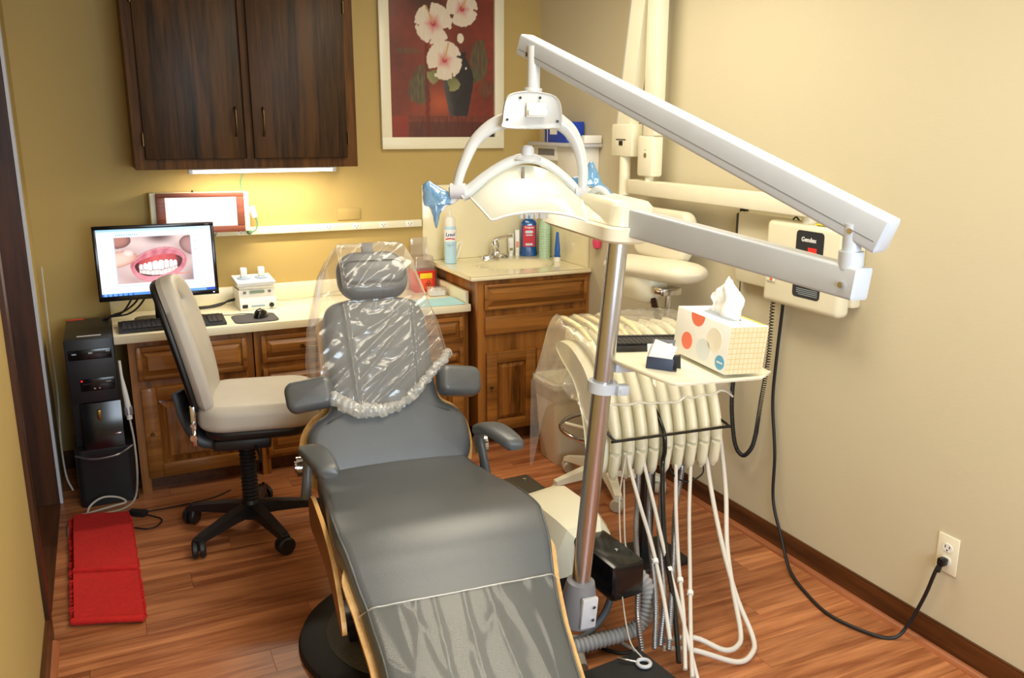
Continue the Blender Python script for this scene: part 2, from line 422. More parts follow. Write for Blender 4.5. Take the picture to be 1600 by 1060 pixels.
# ------------------------------------------------------------------ cabinet building blocks
def slab_door(parent, name, x0, x1, z0, z1, yf, mat, handle=None, hmat=None, hinges=None):
    d = part(name, G().box(x0, x1, yf, yf+.02, z0, z1, .004), mat, parent)
    if handle:
        hx, hz0, hz1 = handle
        g = G().tube([(hx, yf, hz0), (hx, yf-.018, hz0+.012), (hx, yf-.026, (hz0+hz1)/2), (hx, yf-.018, hz1-.012), (hx, yf, hz1)], [.006, .005, .0048, .005, .006], 10)
        part('handle', g, hmat, d)
    for hx, hz in hinges or ():
        part('hinge', G().cyl((hx, yf-.003, hz-.026), (hx, yf-.003, hz+.026), .005, n=10).cyl((hx, yf-.003, hz+.026), (hx, yf-.003, hz+.034), .003, n=8), M_PEWTER, d)
    return d
def raised(parent, name, x0, x1, z0, z1, yf, st=.05, rise=.03, frame=M_CAB, panel=M_CAB, plabel=None):
    """frame-and-panel front; the raised panel is its own piece"""
    g = G().box(x0, x0+st, yf, yf+.02, z0, z1, .003).box(x1-st, x1, yf, yf+.02, z0, z1, .003)
    g.box(x0+st, x1-st, yf, yf+.02, z1-st, z1, .003).box(x0+st, x1-st, yf, yf+.02, z0, z0+st, .003).box(x0+st, x1-st, yf+.014, yf+.02, z0+st, z1-st)
    d = part(name, g, frame, parent)
    a0, a1, b0, b1 = x0+st+.002, x1-st-.002, z0+st+.002, z1-st-.002
    r = min(rise, (a1-a0)/3, (b1-b0)/3)
    rect = lambda i, y: [(a0+i, y, b0+i), (a1-i, y, b0+i), (a1-i, y, b1-i), (a0+i, y, b1-i)]
    part('panel', G().loft([rect(0, yf+.0145), rect(0, yf+.0125), rect(r*.85, yf+.004), rect(r, yf+.001)]), panel, d, 20)
    return d
def pull(parent, cx, cz, yf, mat, w=.045):
    g = G().tube([(cx-w, yf, cz), (cx-w*.8, yf-.014, cz-.002), (cx, yf-.022, cz-.006), (cx+w*.8, yf-.014, cz-.002), (cx+w, yf, cz)], [.008, .005, .0042, .005, .008], 10)
    g.box(cx-w-.012, cx-w+.01, yf-.004, yf+.001, cz-.008, cz+.008, .002).box(cx+w-.01, cx+w+.012, yf-.004, yf+.001, cz-.008, cz+.008, .002)
    part('handle', g, mat, parent)

# wall cabinet over the desk
t = thing('wall_cabinet', 'dark oak two-door wall cabinet above the desk', 'cabinet', (.65, YB, 1.447))
CX0, CX1, CD, CH = -.495, .498, -.335, .92
part('body', G().box(CX0, CX1, CD+.02, 0, 0, CH), M_OAKF, t, 0)
part('face_frame', G().box(CX0, CX0+.05, CD, CD+.02, 0, CH).box(CX1-.055, CX1, CD, CD+.02, 0, CH).box(-.02, .02, CD, CD+.02, .045, CH).box(CX0+.05, CX1-.055, CD, CD+.02, 0, .045).box(CX0+.05, CX1-.055, CD, CD+.02, CH-.04, CH), M_OAKF, t, 0)
slab_door(t, 'door', CX0+.042, -.03, .045, CH-.03, CD-.018, M_OAKD, (-.062, .148, .27), M_PEWTER, [(CX0+.039, .13), (CX0+.039, .72)])
slab_door(t, 'door', .012, CX1-.05, .045, CH-.03, CD-.018, M_OAKD, (.06, .148, .27), M_PEWTER, [(CX1-.047, .13), (CX1-.047, .72)])
# lamp under it
t = thing('under_cabinet_light', 'slim lit fluorescent strip under the dark oak wall cabinet', 'light', (.725, 4.31, 1.447))
part('housing', G().box(-.345, .345, -.03, .05, -.010, 0, .002), M_WHITEP, t)
part('tube', G().cyl((-.325, 0, -.018), (.325, 0, -.018), .008, n=14), M_TUBE, t)
part('end_cap', G().box(-.345, -.325, -.014, .014, -.028, -.010, .002), M_WHITEP, t)
part('end_cap', G().box(.325, .345, -.014, .014, -.028, -.010, .002), M_WHITEP, t)
a = area('under_cabinet_glow', (0, 0, -.03), (0, 0, 0), .62, .03, 6.5, (1, .88, .68)); a.parent = t

# ------------------------------------------------------------------ framed flower print
PX = .595/161
def petal_mask(X, Y, cx, cy, ang, L, W):
    dx, dy = X-cx, Y-cy
    u = dx*math.cos(ang)+dy*math.sin(ang); v = -dx*math.sin(ang)+dy*math.cos(ang)
    if u < 0 or u > L: return 0, 0
    tt = u/L
    wv = W*(math.sin(min(1, tt*1.05)*math.pi*.62)**.8)*(1 if tt < .82 else math.sqrt(max(0, 1-((tt-.82)/.19)**2)))
    wv *= 1+.12*math.sin(9*v/W+5*tt)
    return (1 if abs(v) < wv else 0), tt
FL = [(724, 35, 24, 12, [-100, -35, 45, 105, 195], .75), (680, 57, 28, 13, [-150, -65, -20, 70, 140], .8), (696, 106, 27, 12.5, [-110, -50, 25, 95, 185], .9)]
def art(x, y):
    X = 613+x/PX; Y = 214-y/PX
    n1 = noise.noise((X*.02, Y*.02, 1)); n2 = noise.noise((X*.09, Y*.12, 5)); n3 = noise.noise((X*.3, Y*.07, 9))
    c = lerp((98, 46, 40), (130, 56, 44), .5+.7*n1+.3*n2)
    g = math.exp(-((X-690)/26)**2-((Y-165)/20)**2); c = lerp(c, (176, 84, 50), .8*g)
    g = math.exp(-((X-670)/34)**2-((Y-22)/26)**2); c = lerp(c, (62, 46, 38), .75*g)
    c = lerp(c, (84, 60, 52), .5*sst(30, 0, X-613)*sst(120, 0, Y))
    for ex, ey, rx, ry, k in ((656, 147, 17, 22, .8), (664, 122, 14, 10, .6), (750, 105, 15, 32, .75), (742, 128, 10, 12, .6), (640, 95, 22, 5, .35), (760, 145, 12, 12, .35)):
        d = ((X-ex)/rx)**2+((Y-ey)/ry)**2+.5*n2
        c = lerp(c, lerp((92, 96, 70), (66, 70, 56), .5+n3), k*sst(1.1, .6, d))
    if Y > 184:
        c = lerp((92, 44, 38), (120, 60, 48), .5+n3); 
        if Y > 192: c = lerp(c, (74, 38, 34), .6)
        if X < 640: c = lerp(c, (140, 48, 38), .8)
        if Y > 208 and X > 745: c = (38, 30, 32)
    g = sst(4, 2, abs(X-669+2*n2))*sst(60, 70, Y); c = lerp(c, (92, 28, 26), .7*g)
    # vase
    hw = interp(Y, [(94, 13), (100, 11), (108, 16), (120, 22), (130, 24), (142, 23), (160, 19), (184, 14)]); vc = 717
    if 94 < Y < 184 and abs(X-vc) < hw:
        k = (X-vc)/hw; c = lerp((44, 40, 42), (78, 74, 76), sst(-.2, -.9, k)*.8+.15*n2)
        if abs(X-729) < 1.2 and abs(Y-116) < 1.6: c = (230, 230, 225)
    for ex, ey, an, L, W in ((690, 122, 150, 22, 9), (702, 126, 60, 24, 9)):
        mk, tt = petal_mask(X, Y, ex, ey, R(an), L, W)
        if mk: c = lerp((96, 98, 62), (140, 134, 92), tt)
    for cx, cy, L, W, an, b in FL:
        for i, a_ in enumerate(an):
            mk, tt = petal_mask(X, Y, cx, cy, R(a_), L, W)
            if mk:
                base = lerp((196, 110, 112), (216, 204, 188), sst(.05, .5, tt)); c = lerp(base, (206, 186, 164), .35*(.5+n3)+.1*(i % 2)); 
        d = math.hypot(X-cx, Y-cy)
        c = lerp(c, (168, 44, 66), sst(5, 1.5, d))
        ux, uy = (math.cos(R(an[0]+35)), math.sin(R(an[0]+35))); s_ = (X-cx)*ux+(Y-cy)*uy; v_ = abs(-(X-cx)*uy+(Y-cy)*ux)
        if 0 < s_ < L*.95 and v_ < 1.1: c = (196, 150, 96)
    if ((X-721)/5)**2+((Y-75)/7)**2 < 1: c = (216, 204, 184)
    return c
t = thing('framed_print', 'white-framed print of pale hibiscus flowers in a dark vase on red', 'picture', (1.72, YB, 1.517))
FW, FH = .702, .88
part('frame', G().box(-FW/2, FW/2, -.03, -.005, 0, .062, .003).box(-FW/2, FW/2, -.03, -.005, FH-.062, FH, .003).box(-FW/2, -FW/2+.055, -.03, -.005, .06, FH-.06, .003).box(FW/2-.055, FW/2, -.03, -.005, .06, FH-.06, .003), M_IVORYS, t)
part('backing', G().box(-FW/2+.01, FW/2-.01, -.012, 0, .01, FH-.01), M_IVORY, t, 0)
paint('print', .595, .76, 160, 200, art, t, colattr('flower_print', 0, .25), lambda x, y: (-.2975+x, -.0135, .06+y))

# ------------------------------------------------------------------ film viewer, raceway
t = thing('film_viewer', 'wood-framed light box with blank white panel on the mustard wall', 'light box', (.432, YB, 1.135), rot=(0, R(.6), 0))
part('case', G().box(-.225, .225, -.10, 0, 0, .19, .004), M_IVORY, t)
part('frame', G().box(-.2, .2, -.118, -.1, 0, .03, .002).box(-.2, .2, -.118, -.1, .17, .19, .002).box(-.2, -.16, -.118, -.1, .03, .17, .002).box(.165, .2, -.118, -.1, .03, .17, .002), wood('viewer_wood', (92, 44, 30), (134, 76, 56), axis=0, rough=.4), t)
part('panel', G().box(-.16, .165, -.108, -.1, .03, .17), M_PANELW, t, 0)
part('switch', G().cyl((-.03, -.06, .19), (-.03, -.06, .2), .005, n=10), M_BLACKP, t)
t = thing('power_raceway', 'ivory power raceway with outlets along the wall above the desk', 'raceway', (1.02, YB, 1.103))
part('channel', G().box(-.52, .557, -.028, 0, 0, .038, .003), M_IVORY, t)
part('end_knob', G().lathe([(.0, 0), (.016, .002), (.018, .012), (.012, .022), (0, .026)], n=18), M_CHROME, t).matrix_local = Matrix.Translation((-.528, -.016, .019)) @ Matrix.Rotation(R(90), 4, 'X')
for i in range(7):
    x = -.40+i*.148
    o = part('outlet', G().box(x-.022, x+.022, -.0305, -.027, .006, .032, .002), M_WHITEP, t)
    part('slots', G().box(x-.010, x-.007, -.031, -.030, .017, .025).box(x+.007, x+.010, -.031, -.030, .017, .025).cyl((x, -.031, .012), (x, -.030, .012), .0026, n=8), M_BLACKP, o, 0)
t = thing('extension_cord', 'green cord hanging with a white inline switch beside the wood-framed light box', 'cord', (.66, YB-.03, 1.12))
part('cable', G().tube([(.01, -.14, .33), (-.02, -.1, .30), (-.03, -.04, .24), (-.012, -.02, .16), (.01, -.015, .13)], .004, 8).tube([(.035, -.015, .07), (.04, -.015, .04), (.03, -.02, .01), (.0, -.025, .0)], .004, 8), M_GREENC, t)
part('switch', G().box(-.014, .014, -.01, .01, -.03, .03, .006), M_WHITEP, t).matrix_local = Matrix.Translation((.024, -.016, .10)) @ Matrix.Rotation(R(-14), 4, 'Y')
part('plug', G().lathe([(.012, 0), (.013, .012), (.006, .024)], n=14), M_GREENC, t).matrix_local = Matrix.Translation((.0, -.004, .0)) @ Matrix.Rotation(R(90), 4, 'X')
t = tag(part('blank_wall_plate', G().box(1.12, 1.24, YB-.006, YB, 1.155, 1.215, .002), M_MUST), 'mustard painted blank cover plate on the wall above the raceway', 'cover plate')

# ------------------------------------------------------------------ desk
DZ = .757
t = thing('desk_worktop', 'cream laminate desk worktop with low backsplash', 'worktop', (0, 3.99, .719))
part('slab', G().box(-.01, 1.655, 0, .53, 0, .038, .004), M_COUNTER, t)
part('backsplash', G().box(-.01, 1.655, .51, .53, .0385, .125, .003), M_COUNTER, t)
part('side_splash', G().box(1.637, 1.655, .03, .51, .0385, .10, .003), M_COUNTER, t)
FY = 4.03
def desk_cab(label, x0, x1, rows, mats=None):
    t = thing('desk_cabinet', label, 'cabinet', (0, 0, 0), group=None)
    t.location = ((x0+x1)/2, FY, 0); w_ = (x1-x0)/2-.002
    part('body', G().box(-w_, w_, .02, .48, .08, .715), M_CABV, t, 0)
    part('toe_kick', G().box(-w_, w_, .06, .08, 0, .08), M_TRIMW, t, 0)
    g = G().box(-w_, -w_+.04, 0, .02, .0, .715).box(w_-.04, w_, 0, .02, .08, .715)
    zs = [.08]+[z for r_ in rows for z in r_[1:3]]+[.715]
    g.box(-w_+.04, w_-.04, .004, .02, .08, .715)
    part('face_frame', g, M_CABV, t, 0)
    for kind, z0, z1 in rows:
        if kind == 'door':
            d = raised(t, 'door', -w_+.035, w_-.035, z0, z1, -.016, .062, .035, M_CAB, M_BURL)
            part('knob', G().lathe([(.004, 0), (.005, .01), (.009, .015), (.006, .02)], n=12), M_PEWTER, d).matrix_local = Matrix.Translation((-w_+.065, -.016, (z0+z1)/2)) @ Matrix.Rotation(R(90), 4, 'X')
        elif kind == 'two':
            raised(t, 'drawer', -w_+.03, -.008, z0, z1, -.016, .022, .02, M_CAB, M_CAB)
            raised(t, 'drawer', .008, w_-.03, z0, z1, -.016, .022, .02, M_CAB, M_CAB)
        else:
            d = raised(t, 'drawer', -w_+.03, w_-.03, z0, z1, -.016, .022, .022, M_CAB, M_CAB)
            pull(d, 0, (z0+z1)/2+.004, -.016, M_BRASS)
    return t
desk_cab('cherry desk cabinet with a raised-panel door below one drawer, beside the computer tower', .04, .575, [('drawer', .535, .69), ('door', .075, .5)])
desk_cab('cherry desk cabinet with a stack of drawers behind the office chair', .577, 1.115, [('drawer', .56, .69), ('drawer', .33, .53), ('drawer', .1, .3)])
desk_cab('cherry desk cabinet with drawer and door next to the sink cabinet', 1.117, 1.655, [('drawer', .56, .69), ('drawer', .42, .53), ('door', .1, .39)])

# ------------------------------------------------------------------ sink cabinet
t = thing('sink_cabinet', 'cherry sink cabinet with two raised-panel doors and false drawer front', 'cabinet', (0, 3.92, 0))
part('body', G().box(1.668, 2.306, .02, .59, .08, .78).box(1.668, 1.69, .02, .59, .78, .885), M_CABV, t, 0)
part('toe_kick', G().box(1.668, 2.306, .06, .08, 0, .08), M_TRIMW, t, 0)
part('face_frame', G().box(1.66, 1.70, 0, .02, 0, .885).box(2.285, 2.306, 0, .02, .08, .885).box(1.70, 2.285, .004, .02, .08, .885), M_CABV, t, 0)
raised(t, 'false_drawer', 1.695, 2.285, .735, .865, -.016, .016, .026, M_CAB, M_CAB)
part('drawer', G().box(1.698, 2.282, -.012, .004, .605, .7, .004), M_CAB, t)
for i, (a0, a1) in enumerate(((1.705, 1.985), (1.992, 2.28))):
    d = raised(t, 'door', a0, a1, .085, .51, -.016, .058, .022, M_CAB, M_BURL)
    part('knob', G().lathe([(.004, 0), (.005, .01), (.009, .015), (.006, .02)], n=12), M_PEWTER, d).matrix_local = Matrix.Translation((a0+.022 if i == 0 else a1-.02, -.016, .33)) @ Matrix.Rotation(R(90), 4, 'X')
t = thing('washbasin', 'cream cultured marble vanity top with an oval basin', 'sink', (0, 0, .892))
SX0, SX1, SY0, SY1 = 1.62, 2.306, 3.895, 4.519
bcx, bcy, brx, bry = 2.0, 4.20, .225, .165
def sinkz(x, y):
    d = math.hypot((x-bcx)/brx, (y-bcy)/bry)
    return .02-.115*(1-sst(0.25, 1.0, d))-.003*sst(1.06, 1.0, d)
nx, ny = 72, 66
g = G().grid(lambda u, v: (SX0+(SX1-SX0)*u, SY0+(SY1-SY0)*v, sinkz(SX0+(SX1-SX0)*u, SY0+(SY1-SY0)*v)), nx, ny)
part('basin_top', g, M_SINK, t, 60)
part('edge', G().box(SX0, SX1, SY0, SY0+.03, -.003, .0195, .006).box(SX0, SX0+.03, SY0+.03, SY1, -.003, .0195, .004), M_SINK, t)
part('drain', G().lathe([(.0, 0), (.022, .0), (.022, .003), (.012, .004), (0, .002)], (bcx, bcy, -.095), n=18), M_CHROME, t)
part('backsplash', G().box(1.585, SX1-.016, 4.5, 4.519, .0205, .432, .003), M_SINK, t)
part('side_splash', G().box(2.29, 2.307, 3.93, 4.519, .0205, .40, .003), M_SINK, t)
# faucet
t = thing('faucet', 'chrome single-lever faucet behind the oval basin', 'faucet', (1.985, 4.43, .912))
part('base', G().lathe([(1.0, 0), (.98, .01), (.8, .02), (.3, .026)], n=32, sx=.085, sy=.028), M_CHROME, t)
part('body', G().lathe([(.026, .02), (.024, .05), (.026, .08), (.018, .095), (0, .1)], n=20), M_CHROME, t)
part('spout', G().tube([(0, 0, .055), (-.02, -.05, .07), (-.03, -.10, .055), (-.032, -.115, .04)], [.018, .015, .012, .011], 12), M_CHROME, t)
part('lever', G().tube([(0, 0, .1), (.02, -.01, .112), (.06, -.03, .122), (.09, -.045, .126)], [.012, .008, .008, .011], 10), M_CHROME, t)
# ------------------------------------------------------------------ things round the sink
t = thing('disinfectant_can', 'pale blue aerosol disinfectant can with white cap on the vanity top', 'spray can', (1.69, 4.36, .9125))
part('can', G().lathe([(.029, 0), (.0325, .004), (.0325, .19), (.029, .2), (.022, .206)], n=36), M_SKY, t)
part('cap', G().lathe([(.0275, .2), (.0275, .235), (.022, .25), (.012, .255)], n=28).cyl((0, 0, .25), (0, -.002, .29), .006, n=10), M_WHITEP, t)
part('label_band', G().lathe([(.0327, .12), (.0327, .185)], n=36), pm('white_label', (236, 240, 246), .4), t)
def wrapc(r, z0, ang=-1.2):
    return lambda x, y, z: ((r+z)*math.cos(x/r+ang), (r+z)*math.sin(x/r+ang), z0+y)
text('lettering', 'Lysol', .026, t, M_INK, wrapc(.0329, .158, R(-112)), shear=.25, bold=.0006)
part('red_stripe', G().grid(lambda u, v: wrapc(.033, .128, R(-112))(-.028+.056*u, v*.007+.006*math.sin(u*3), 0), 16, 1), M_REDI, t)
text('small_lettering', 'Disinfectant\nSpray', .0075, t, M_GREYI, wrapc(.0329, .1, R(-112)))
part('tube_cap', G().box(.026, .034, -.006, .006, .15, .19, .002), M_RED, t)
t = thing('white_loop_hook', 'small white plastic hook standing behind the disinfectant can', 'hook', (1.755, 4.45, .9125))
part('loop', G().tube([(0, 0, .004), (0, .0, .04), (.012, 0, .085), (.03, 0, .1), (.034, 0, .085), (.02, 0, .04), (.004, 0, .004)], .004, 8), M_WHITEP, t)
def flat_bottle(prof, g=None):
    """lofted from (z, half width, half depth)"""
    rings = [[(hw*math.copysign(abs(math.cos(a))**.6, math.cos(a)), hd*math.copysign(abs(math.sin(a))**.6, math.sin(a)), z) for a in [2*math.pi*i/28 for i in range(28)]] for z, hw, hd in prof]
    return (g or G()).loft(rings)
t = thing('mouthwash_bottle', 'blue mouthwash bottle with red and white label beside the mint cups', 'bottle', (2.20, 4.435, .9125), rz=R(-20))
part('body', flat_bottle([(0, .045, .024), (.004, .05, .027), (.06, .043, .025), (.15, .044, .025), (.19, .044, .025), (.205, .034, .02), (.21, .02, .015)]), pm('blue_mouthwash', (14, 82, 150), .12, trans=0, coat=.5), t)
part('cap', flat_bottle([(.21, .02, .017), (.252, .019, .016), (.256, .015, .012)]), film('clear_cap', (150, 190, 225), .45, .1), t)
lb = part('label_front', G().grid(lambda u, v: (-.035+.07*u, -.0262+.002*(2*u-1)**2, .055+.12*v), 8, 8), pm('bottle_label_red', (204, 38, 48), .4), t)
text('lettering', 'Colgate', .0165, t, M_WHITEI, lambda x, y, z: (x, -.0266-z, .165+y), bold=.0004)
part('label_patch', G().prism(rrect(.045, .016, .007, cy=.139), 'y', -.0268, -.0262).prism(rrect(.04, .007, .003, cy=.121), 'y', -.0268, -.0262).prism(rrect(.042, .012, .005, cy=.068), 'y', -.0268, -.0262), pm('label_pale', (214, 226, 240), .5), t)
t = thing('paper_cup_stack', 'stack of mint green disposable cups on the vanity top', 'cups', (2.252, 4.335, .9125))
for i in range(13):
    z = i*.0135
    part('cup', G().lathe([(.026, z+.052), (.0265, z+.05), (.0325, z+.003), (.034, z+.001), (.034, z+.0), (.0325, z)], n=24), M_MINT, t)
part('paper_wrap', G().lathe([(.02, .215), (.021, .224), (.0, .226)], n=20), M_WHITEP, t)
def squeeze_tube(name, label, loc, rz, h, w_, mat, capmat, band=None, caph=.024, capr=.012, top=False):
    t = thing(name, label, 'tube', loc, rz)
    part('body', flat_bottle([(caph, capr*1.05, capr*1.05), (caph+.01, w_*.9, capr*1.2), (caph+h*.3, w_*(.9 if top else 1), capr*1.1), (caph+h*.7, w_*(.62 if top else 1.02), .006), (caph+h, w_*(.4 if top else 1.02), .0015)]), mat, t)
    part('cap', G().lathe([(capr, 0), (capr*1.02, .004), (capr*1.02, caph-.002), (capr*.9, caph)], n=20), capmat, t)
    if band:
        m, z0, z1 = band
        part('print', G().box(-w_*.6, w_*.6, -capr*1.12-.001, -capr*1.12+.001, z0, z1, .0004), m, t)
    return t
squeeze_tube('cream_tube', 'short white cream tube standing cap-down behind the faucet lever', (2.095, 4.45, .9125), R(-15), .105, .016, M_WHITEP, M_WHITEP, (pm('olive_print', (150, 140, 70), .5), .035, .05))
squeeze_tube('toothpaste_tube', 'tall slim white and pink toothpaste tube beside the mouthwash bottle', (2.135, 4.45, .9125), R(-20), .125, .013, M_WHITEP, M_WHITEP, (pm('salmon_print', (232, 150, 130), .5), .05, .085))
squeeze_tube('blue_gel_tube', 'blue tube standing on a white cap at the right end of the vanity top', (2.245, 4.17, .9125), R(-30), .135, .017, M_BLUE, M_WHITEP, None, .028, .019, True)
# towel / glove dispenser and blue box on the right wall
t = thing('towel_dispenser', 'white wall dispenser with ledge top in the corner above the sink', 'dispenser', (XR, 4.1, 1.37))
part('case', G().box(-.10, 0, -.25, .02, .0, .165, .008).box(-.10, 0, .02, .29, .09, .165, .006).box(-.06, 0, .02, .29, .02, .09, .006), M_WHITEP, t)
part('ledge', G().box(-.13, 0, -.28, .32, .165, .185, .006), M_LGREY, t)
part('slot', G().box(-.1005, -.099, .05, .24, .115, .15), M_GREYP, t, 0)
part('side_clip', G().box(-.11, -.01, -.285, -.25, .185, .225, .004), M_WHITEP, t)
t = thing('glove_box', 'blue cardboard glove box lying on the white wall dispenser ledge', 'box', (2.235, 4.11, 1.5555))
part('carton', G().box(-.045, .06, -.12, .12, 0, .105, .002), M_BLUEB, t)
part('white_print', G().box(-.0456, -.045, -.02, .06, .04, .07).box(-.0456, -.045, .085, .09, .0, .105), M_WHITEP, t, 0)
part('opening', G().prism(rrect(.05, .14, .02, cx=.008, cy=0), 'z', .1046, .1056), M_BLACKP, t, 0)
t = thing('pink_fob', 'small pink plastic item hanging on the wall beside the steel pole', 'fob', (XR-.02, 3.82, 1.02))
part('shell', G().lathe([(0, 0), (.02, .012), (.024, .04), (.02, .075), (.006, .1)], n=18), M_PINK, t)
part('cord', G().tube([(0, 0, .1), (.006, 0, .13), (.014, 0, .16)], .002, 6), M_BLACKC, t)
# ------------------------------------------------------------------ things on the desk
def screen(x, y):
    s = x/.482; v = 1-y/.300
    c = lerp((236, 242, 252), (248, 250, 253), s)
    if v < .035: c = lerp((150, 196, 236), (206, 226, 244), s)
    elif v < .06: c = (206, 224, 242)
    if v > .955: c = lerp((70, 134, 214), (150, 196, 236), abs(s-.5)*1.2)
    if v > .955 and s > .92: c = (30, 80, 190)
    if v > .96 and s < .3 and (int(s*70) % 3) == 0: c = (40, 90, 190)
    if .02 < s < .125 and .06 < v < .95: c = lerp((244, 247, 252), (228, 236, 246), sst(.06, .9, v))
    if s > .82 and .06 < v < .95: c = (238, 243, 252)
    if .835 < s < .87 and .1 < v < .42 and int(v*70) % 3 == 0: c = (196, 208, 236)
    if .16 < s < .36 and .075 < v < .1 and int(s*110) % 2 == 0: c = (120, 190, 200)
    if .14 < s < .82 and .125 < v < .86:
        a = (s-.14)/.68; b = (v-.125)/.735
        if a < .012 or a > .988 or b > .985: return (196, 206, 222)
        if b > .94: return (238, 242, 250)
        n = noise.noise((a*4, b*4, 2))
        c = lerp((190, 158, 156), (222, 198, 192), .5+.8*n)
        c = lerp(c, (128, 104, 102), sst(.76, .98, a)*.7*sst(.5, .9, b))
        c = lerp(c, (90, 66, 64), sst(.2, .0, b)*sst(.25, .0, abs(a-.58)))
        # stretched lips, gums and teeth
        tw = .05*math.sin((a-.55)*5)
        lo_ = ((a-.55)/.37)**2+((b-.55+tw)/(.31 if b < .55 else .38))**2
        li_ = ((a-.55)/.31)**2+((b-.56+tw)/(.17 if b < .56 else .25))**2
        n4 = noise.noise((a*13, b*7, 7))
        if lo_ < 1:
            c = lerp(lerp((186, 92, 106), (214, 130, 140), .5+n4), (240, 156, 168), .7*sst(.6, .85, b)) if lo_ < .93 else lerp(c, (196, 116, 122), .7)
            if b < .5 and .80 < lo_ < .84: c = (228, 176, 180)
        if li_ < 1:
            c = lerp((58, 18, 24), (120, 40, 48), sst(1, .6, li_))
            k = (a-.29)/.50
            if 0 < k < 1:
                kk = k+.035*math.sin((k-.5)*2*math.pi)*-1
                i_ = int(kk*8); e = abs((kk*8) % 1-.5)*2; arc = (2*abs(k-.5))**2
                if b < .60: c = lerp((206, 84, 86), (164, 50, 58), arc+.3*n4)
                top = .495-tw*.6+.05*e**3+.05*arc; bot = .685-tw*.4-.012*(i_ % 2)-.05*arc+.012*(1-e*e)
                if top < b < bot and e < .96: c = lerp((250, 249, 246), (216, 208, 204), e**4*.6+.35*arc)
                e = abs((k*9+.5) % 1-.5)*2
                if bot+.012 < b < .80-.06*arc: c = lerp((240, 230, 222), (202, 176, 170), e**4*.8+.3*arc)
        # fingers pulling the lips
        d = ((a-.03)/.25)**2+((b-.42-.2*(.15-a))/.16)**2
        if d < 1: c = lerp((236, 196, 178), (186, 126, 110), d**2)
        d = ((a-.17)/.07)**2+((b-.33)/.07)**2
        if d < 1: c = lerp((240, 214, 206), (224, 180, 168), d)
        d = ((a-.04)/.18)**2+((b-.06)/.16)**2
        if d < 1: c = lerp((176, 118, 106), (96, 58, 54), d**2)
        d = ((a-1.0)/.16)**2+((b-.22+.3*(1-a))/.2)**2
        if d < 1: c = lerp((176, 132, 126), (112, 76, 74), d**2)
        if abs(b-.80+.1*(a-.8)) < .008 and .74 < a < .95: c = (226, 120, 90)
        return c
    return c
t = thing('monitor', 'black flat-panel monitor showing a close-up photo of teeth', 'monitor', (.206, 4.24, DZ))
part('stand_base', G().pillow(rrect(.24, .17, .05), 0, .014, .005), M_BLACKG, t)
part('stand_neck', G().box(-.028, .028, .0, .025, .012, .2, .006), M_BLACKG, t)
MX = Matrix.Translation((0, -.03, .113)) @ Matrix.Rotation(R(-4), 4, 'X')
hd = part('housing', G(MX).box(-.256, .256, 0, .045, 0, .335, .008), M_BLACKP, t)
part('bezel', G(MX).box(-.256, .256, -.006, 0, 0, .022, .002).box(-.256, .256, -.006, 0, .319, .335, .002).box(-.256, -.241, -.006, 0, .02, .32, .002).box(.241, .256, -.006, 0, .02, .32, .002), M_BLACKG, t)
paint('screen', .482, .300, 220, 140, screen, t, colattr('screen_glow', 1.15), lambda x, y: MX @ Vector((-.241+x, -.0012, .020+y)))
part('power_light', G(MX).box(.23, .236, -.0068, -.006, .008, .012), emitmat('white_led', (230, 240, 255), 3), t, 0)
part('maker_mark', G(MX).box(.218, .236, -.0066, -.006, .325, .328), M_GREYI, t, 0)
# keyboard
def keyboard(name, label, loc, rz, w_=.45, d_=.15, cols=21, rows=6, mat=M_BLACKP):
    t = thing(name, label, 'keyboard', loc, rz)
    g = G().loft([[(-w_/2, -d_/2, 0), (w_/2, -d_/2, 0), (w_/2, d_/2, 0), (-w_/2, d_/2, 0)], [(-w_/2, -d_/2, .012), (w_/2, -d_/2, .012), (w_/2, d_/2, .024), (-w_/2, d_/2, .024)]])
    part('base', g, mat, t)
    kg = G(Matrix.Translation((0, 0, .018)) @ Matrix.Rotation(math.atan2(.012, d_), 4, 'X'))
    px, py = (w_-.03)/cols, (d_-.03)/rows
    for r_ in range(rows):
        for c_ in range(cols):
            if c_ in (15, 19-2) and r_ not in (): continue
            if c_ in (16,) and r_ == 2: continue
            x = -w_/2+.015+(c_+.5)*px; y = -d_/2+.012+(r_+.5)*py+(.006 if r_ == rows-1 else 0)
            kg.box(x-px*.44, x+px*.44, y-py*.43, y+py*.43, 0, .006)
    o = part('keys', kg, pm('key_grey_'+name, (44, 44, 48), .45), t, 0); o['kind'] = 'stuff'
    return t
keyboard('keyboard', 'black full-size keyboard on the desk below the monitor', (.24, 4.10, DZ+.0005), R(0))
t = thing('mouse_mat', 'dark grey mouse mat on the desk', 'mouse mat', (.602, 4.105, DZ+.0005))
part('sheet', G().pillow(rrect(.2, .19, .035), 0, .004, .0015), pm('mat_grey', (72, 70, 74), .8, bump=.3), t)
t = thing('mouse', 'black glossy computer mouse on the grey mat', 'mouse', (.632, 4.115, DZ+.0048), rz=R(-28))
def ms(u, v):
    a = u*2*math.pi; e = v*math.pi/2
    return (.031*math.cos(a)*math.cos(e)**.6, .052*math.sin(a)*math.cos(e)**.6, .036*math.sin(e)*(1-.18*math.sin(a)))
part('shell', G().grid(ms, 24, 8), M_BLACKG, t, 60)
part('wheel', G().cyl((-.003, -.028, .030), (.003, -.028, .030), .008, n=14), M_GREYP, t)
t = tag(part('mouse_cable', G().tube([(.60, 4.155, DZ+.013), (.56, 4.2, DZ+.008), (.50, 4.215, DZ+.004), (.44, 4.24, DZ+.004), (.36, 4.3, DZ+.004)], .002, 6), M_BLACKC), 'thin black mouse cable running behind the keyboard', 'cable')
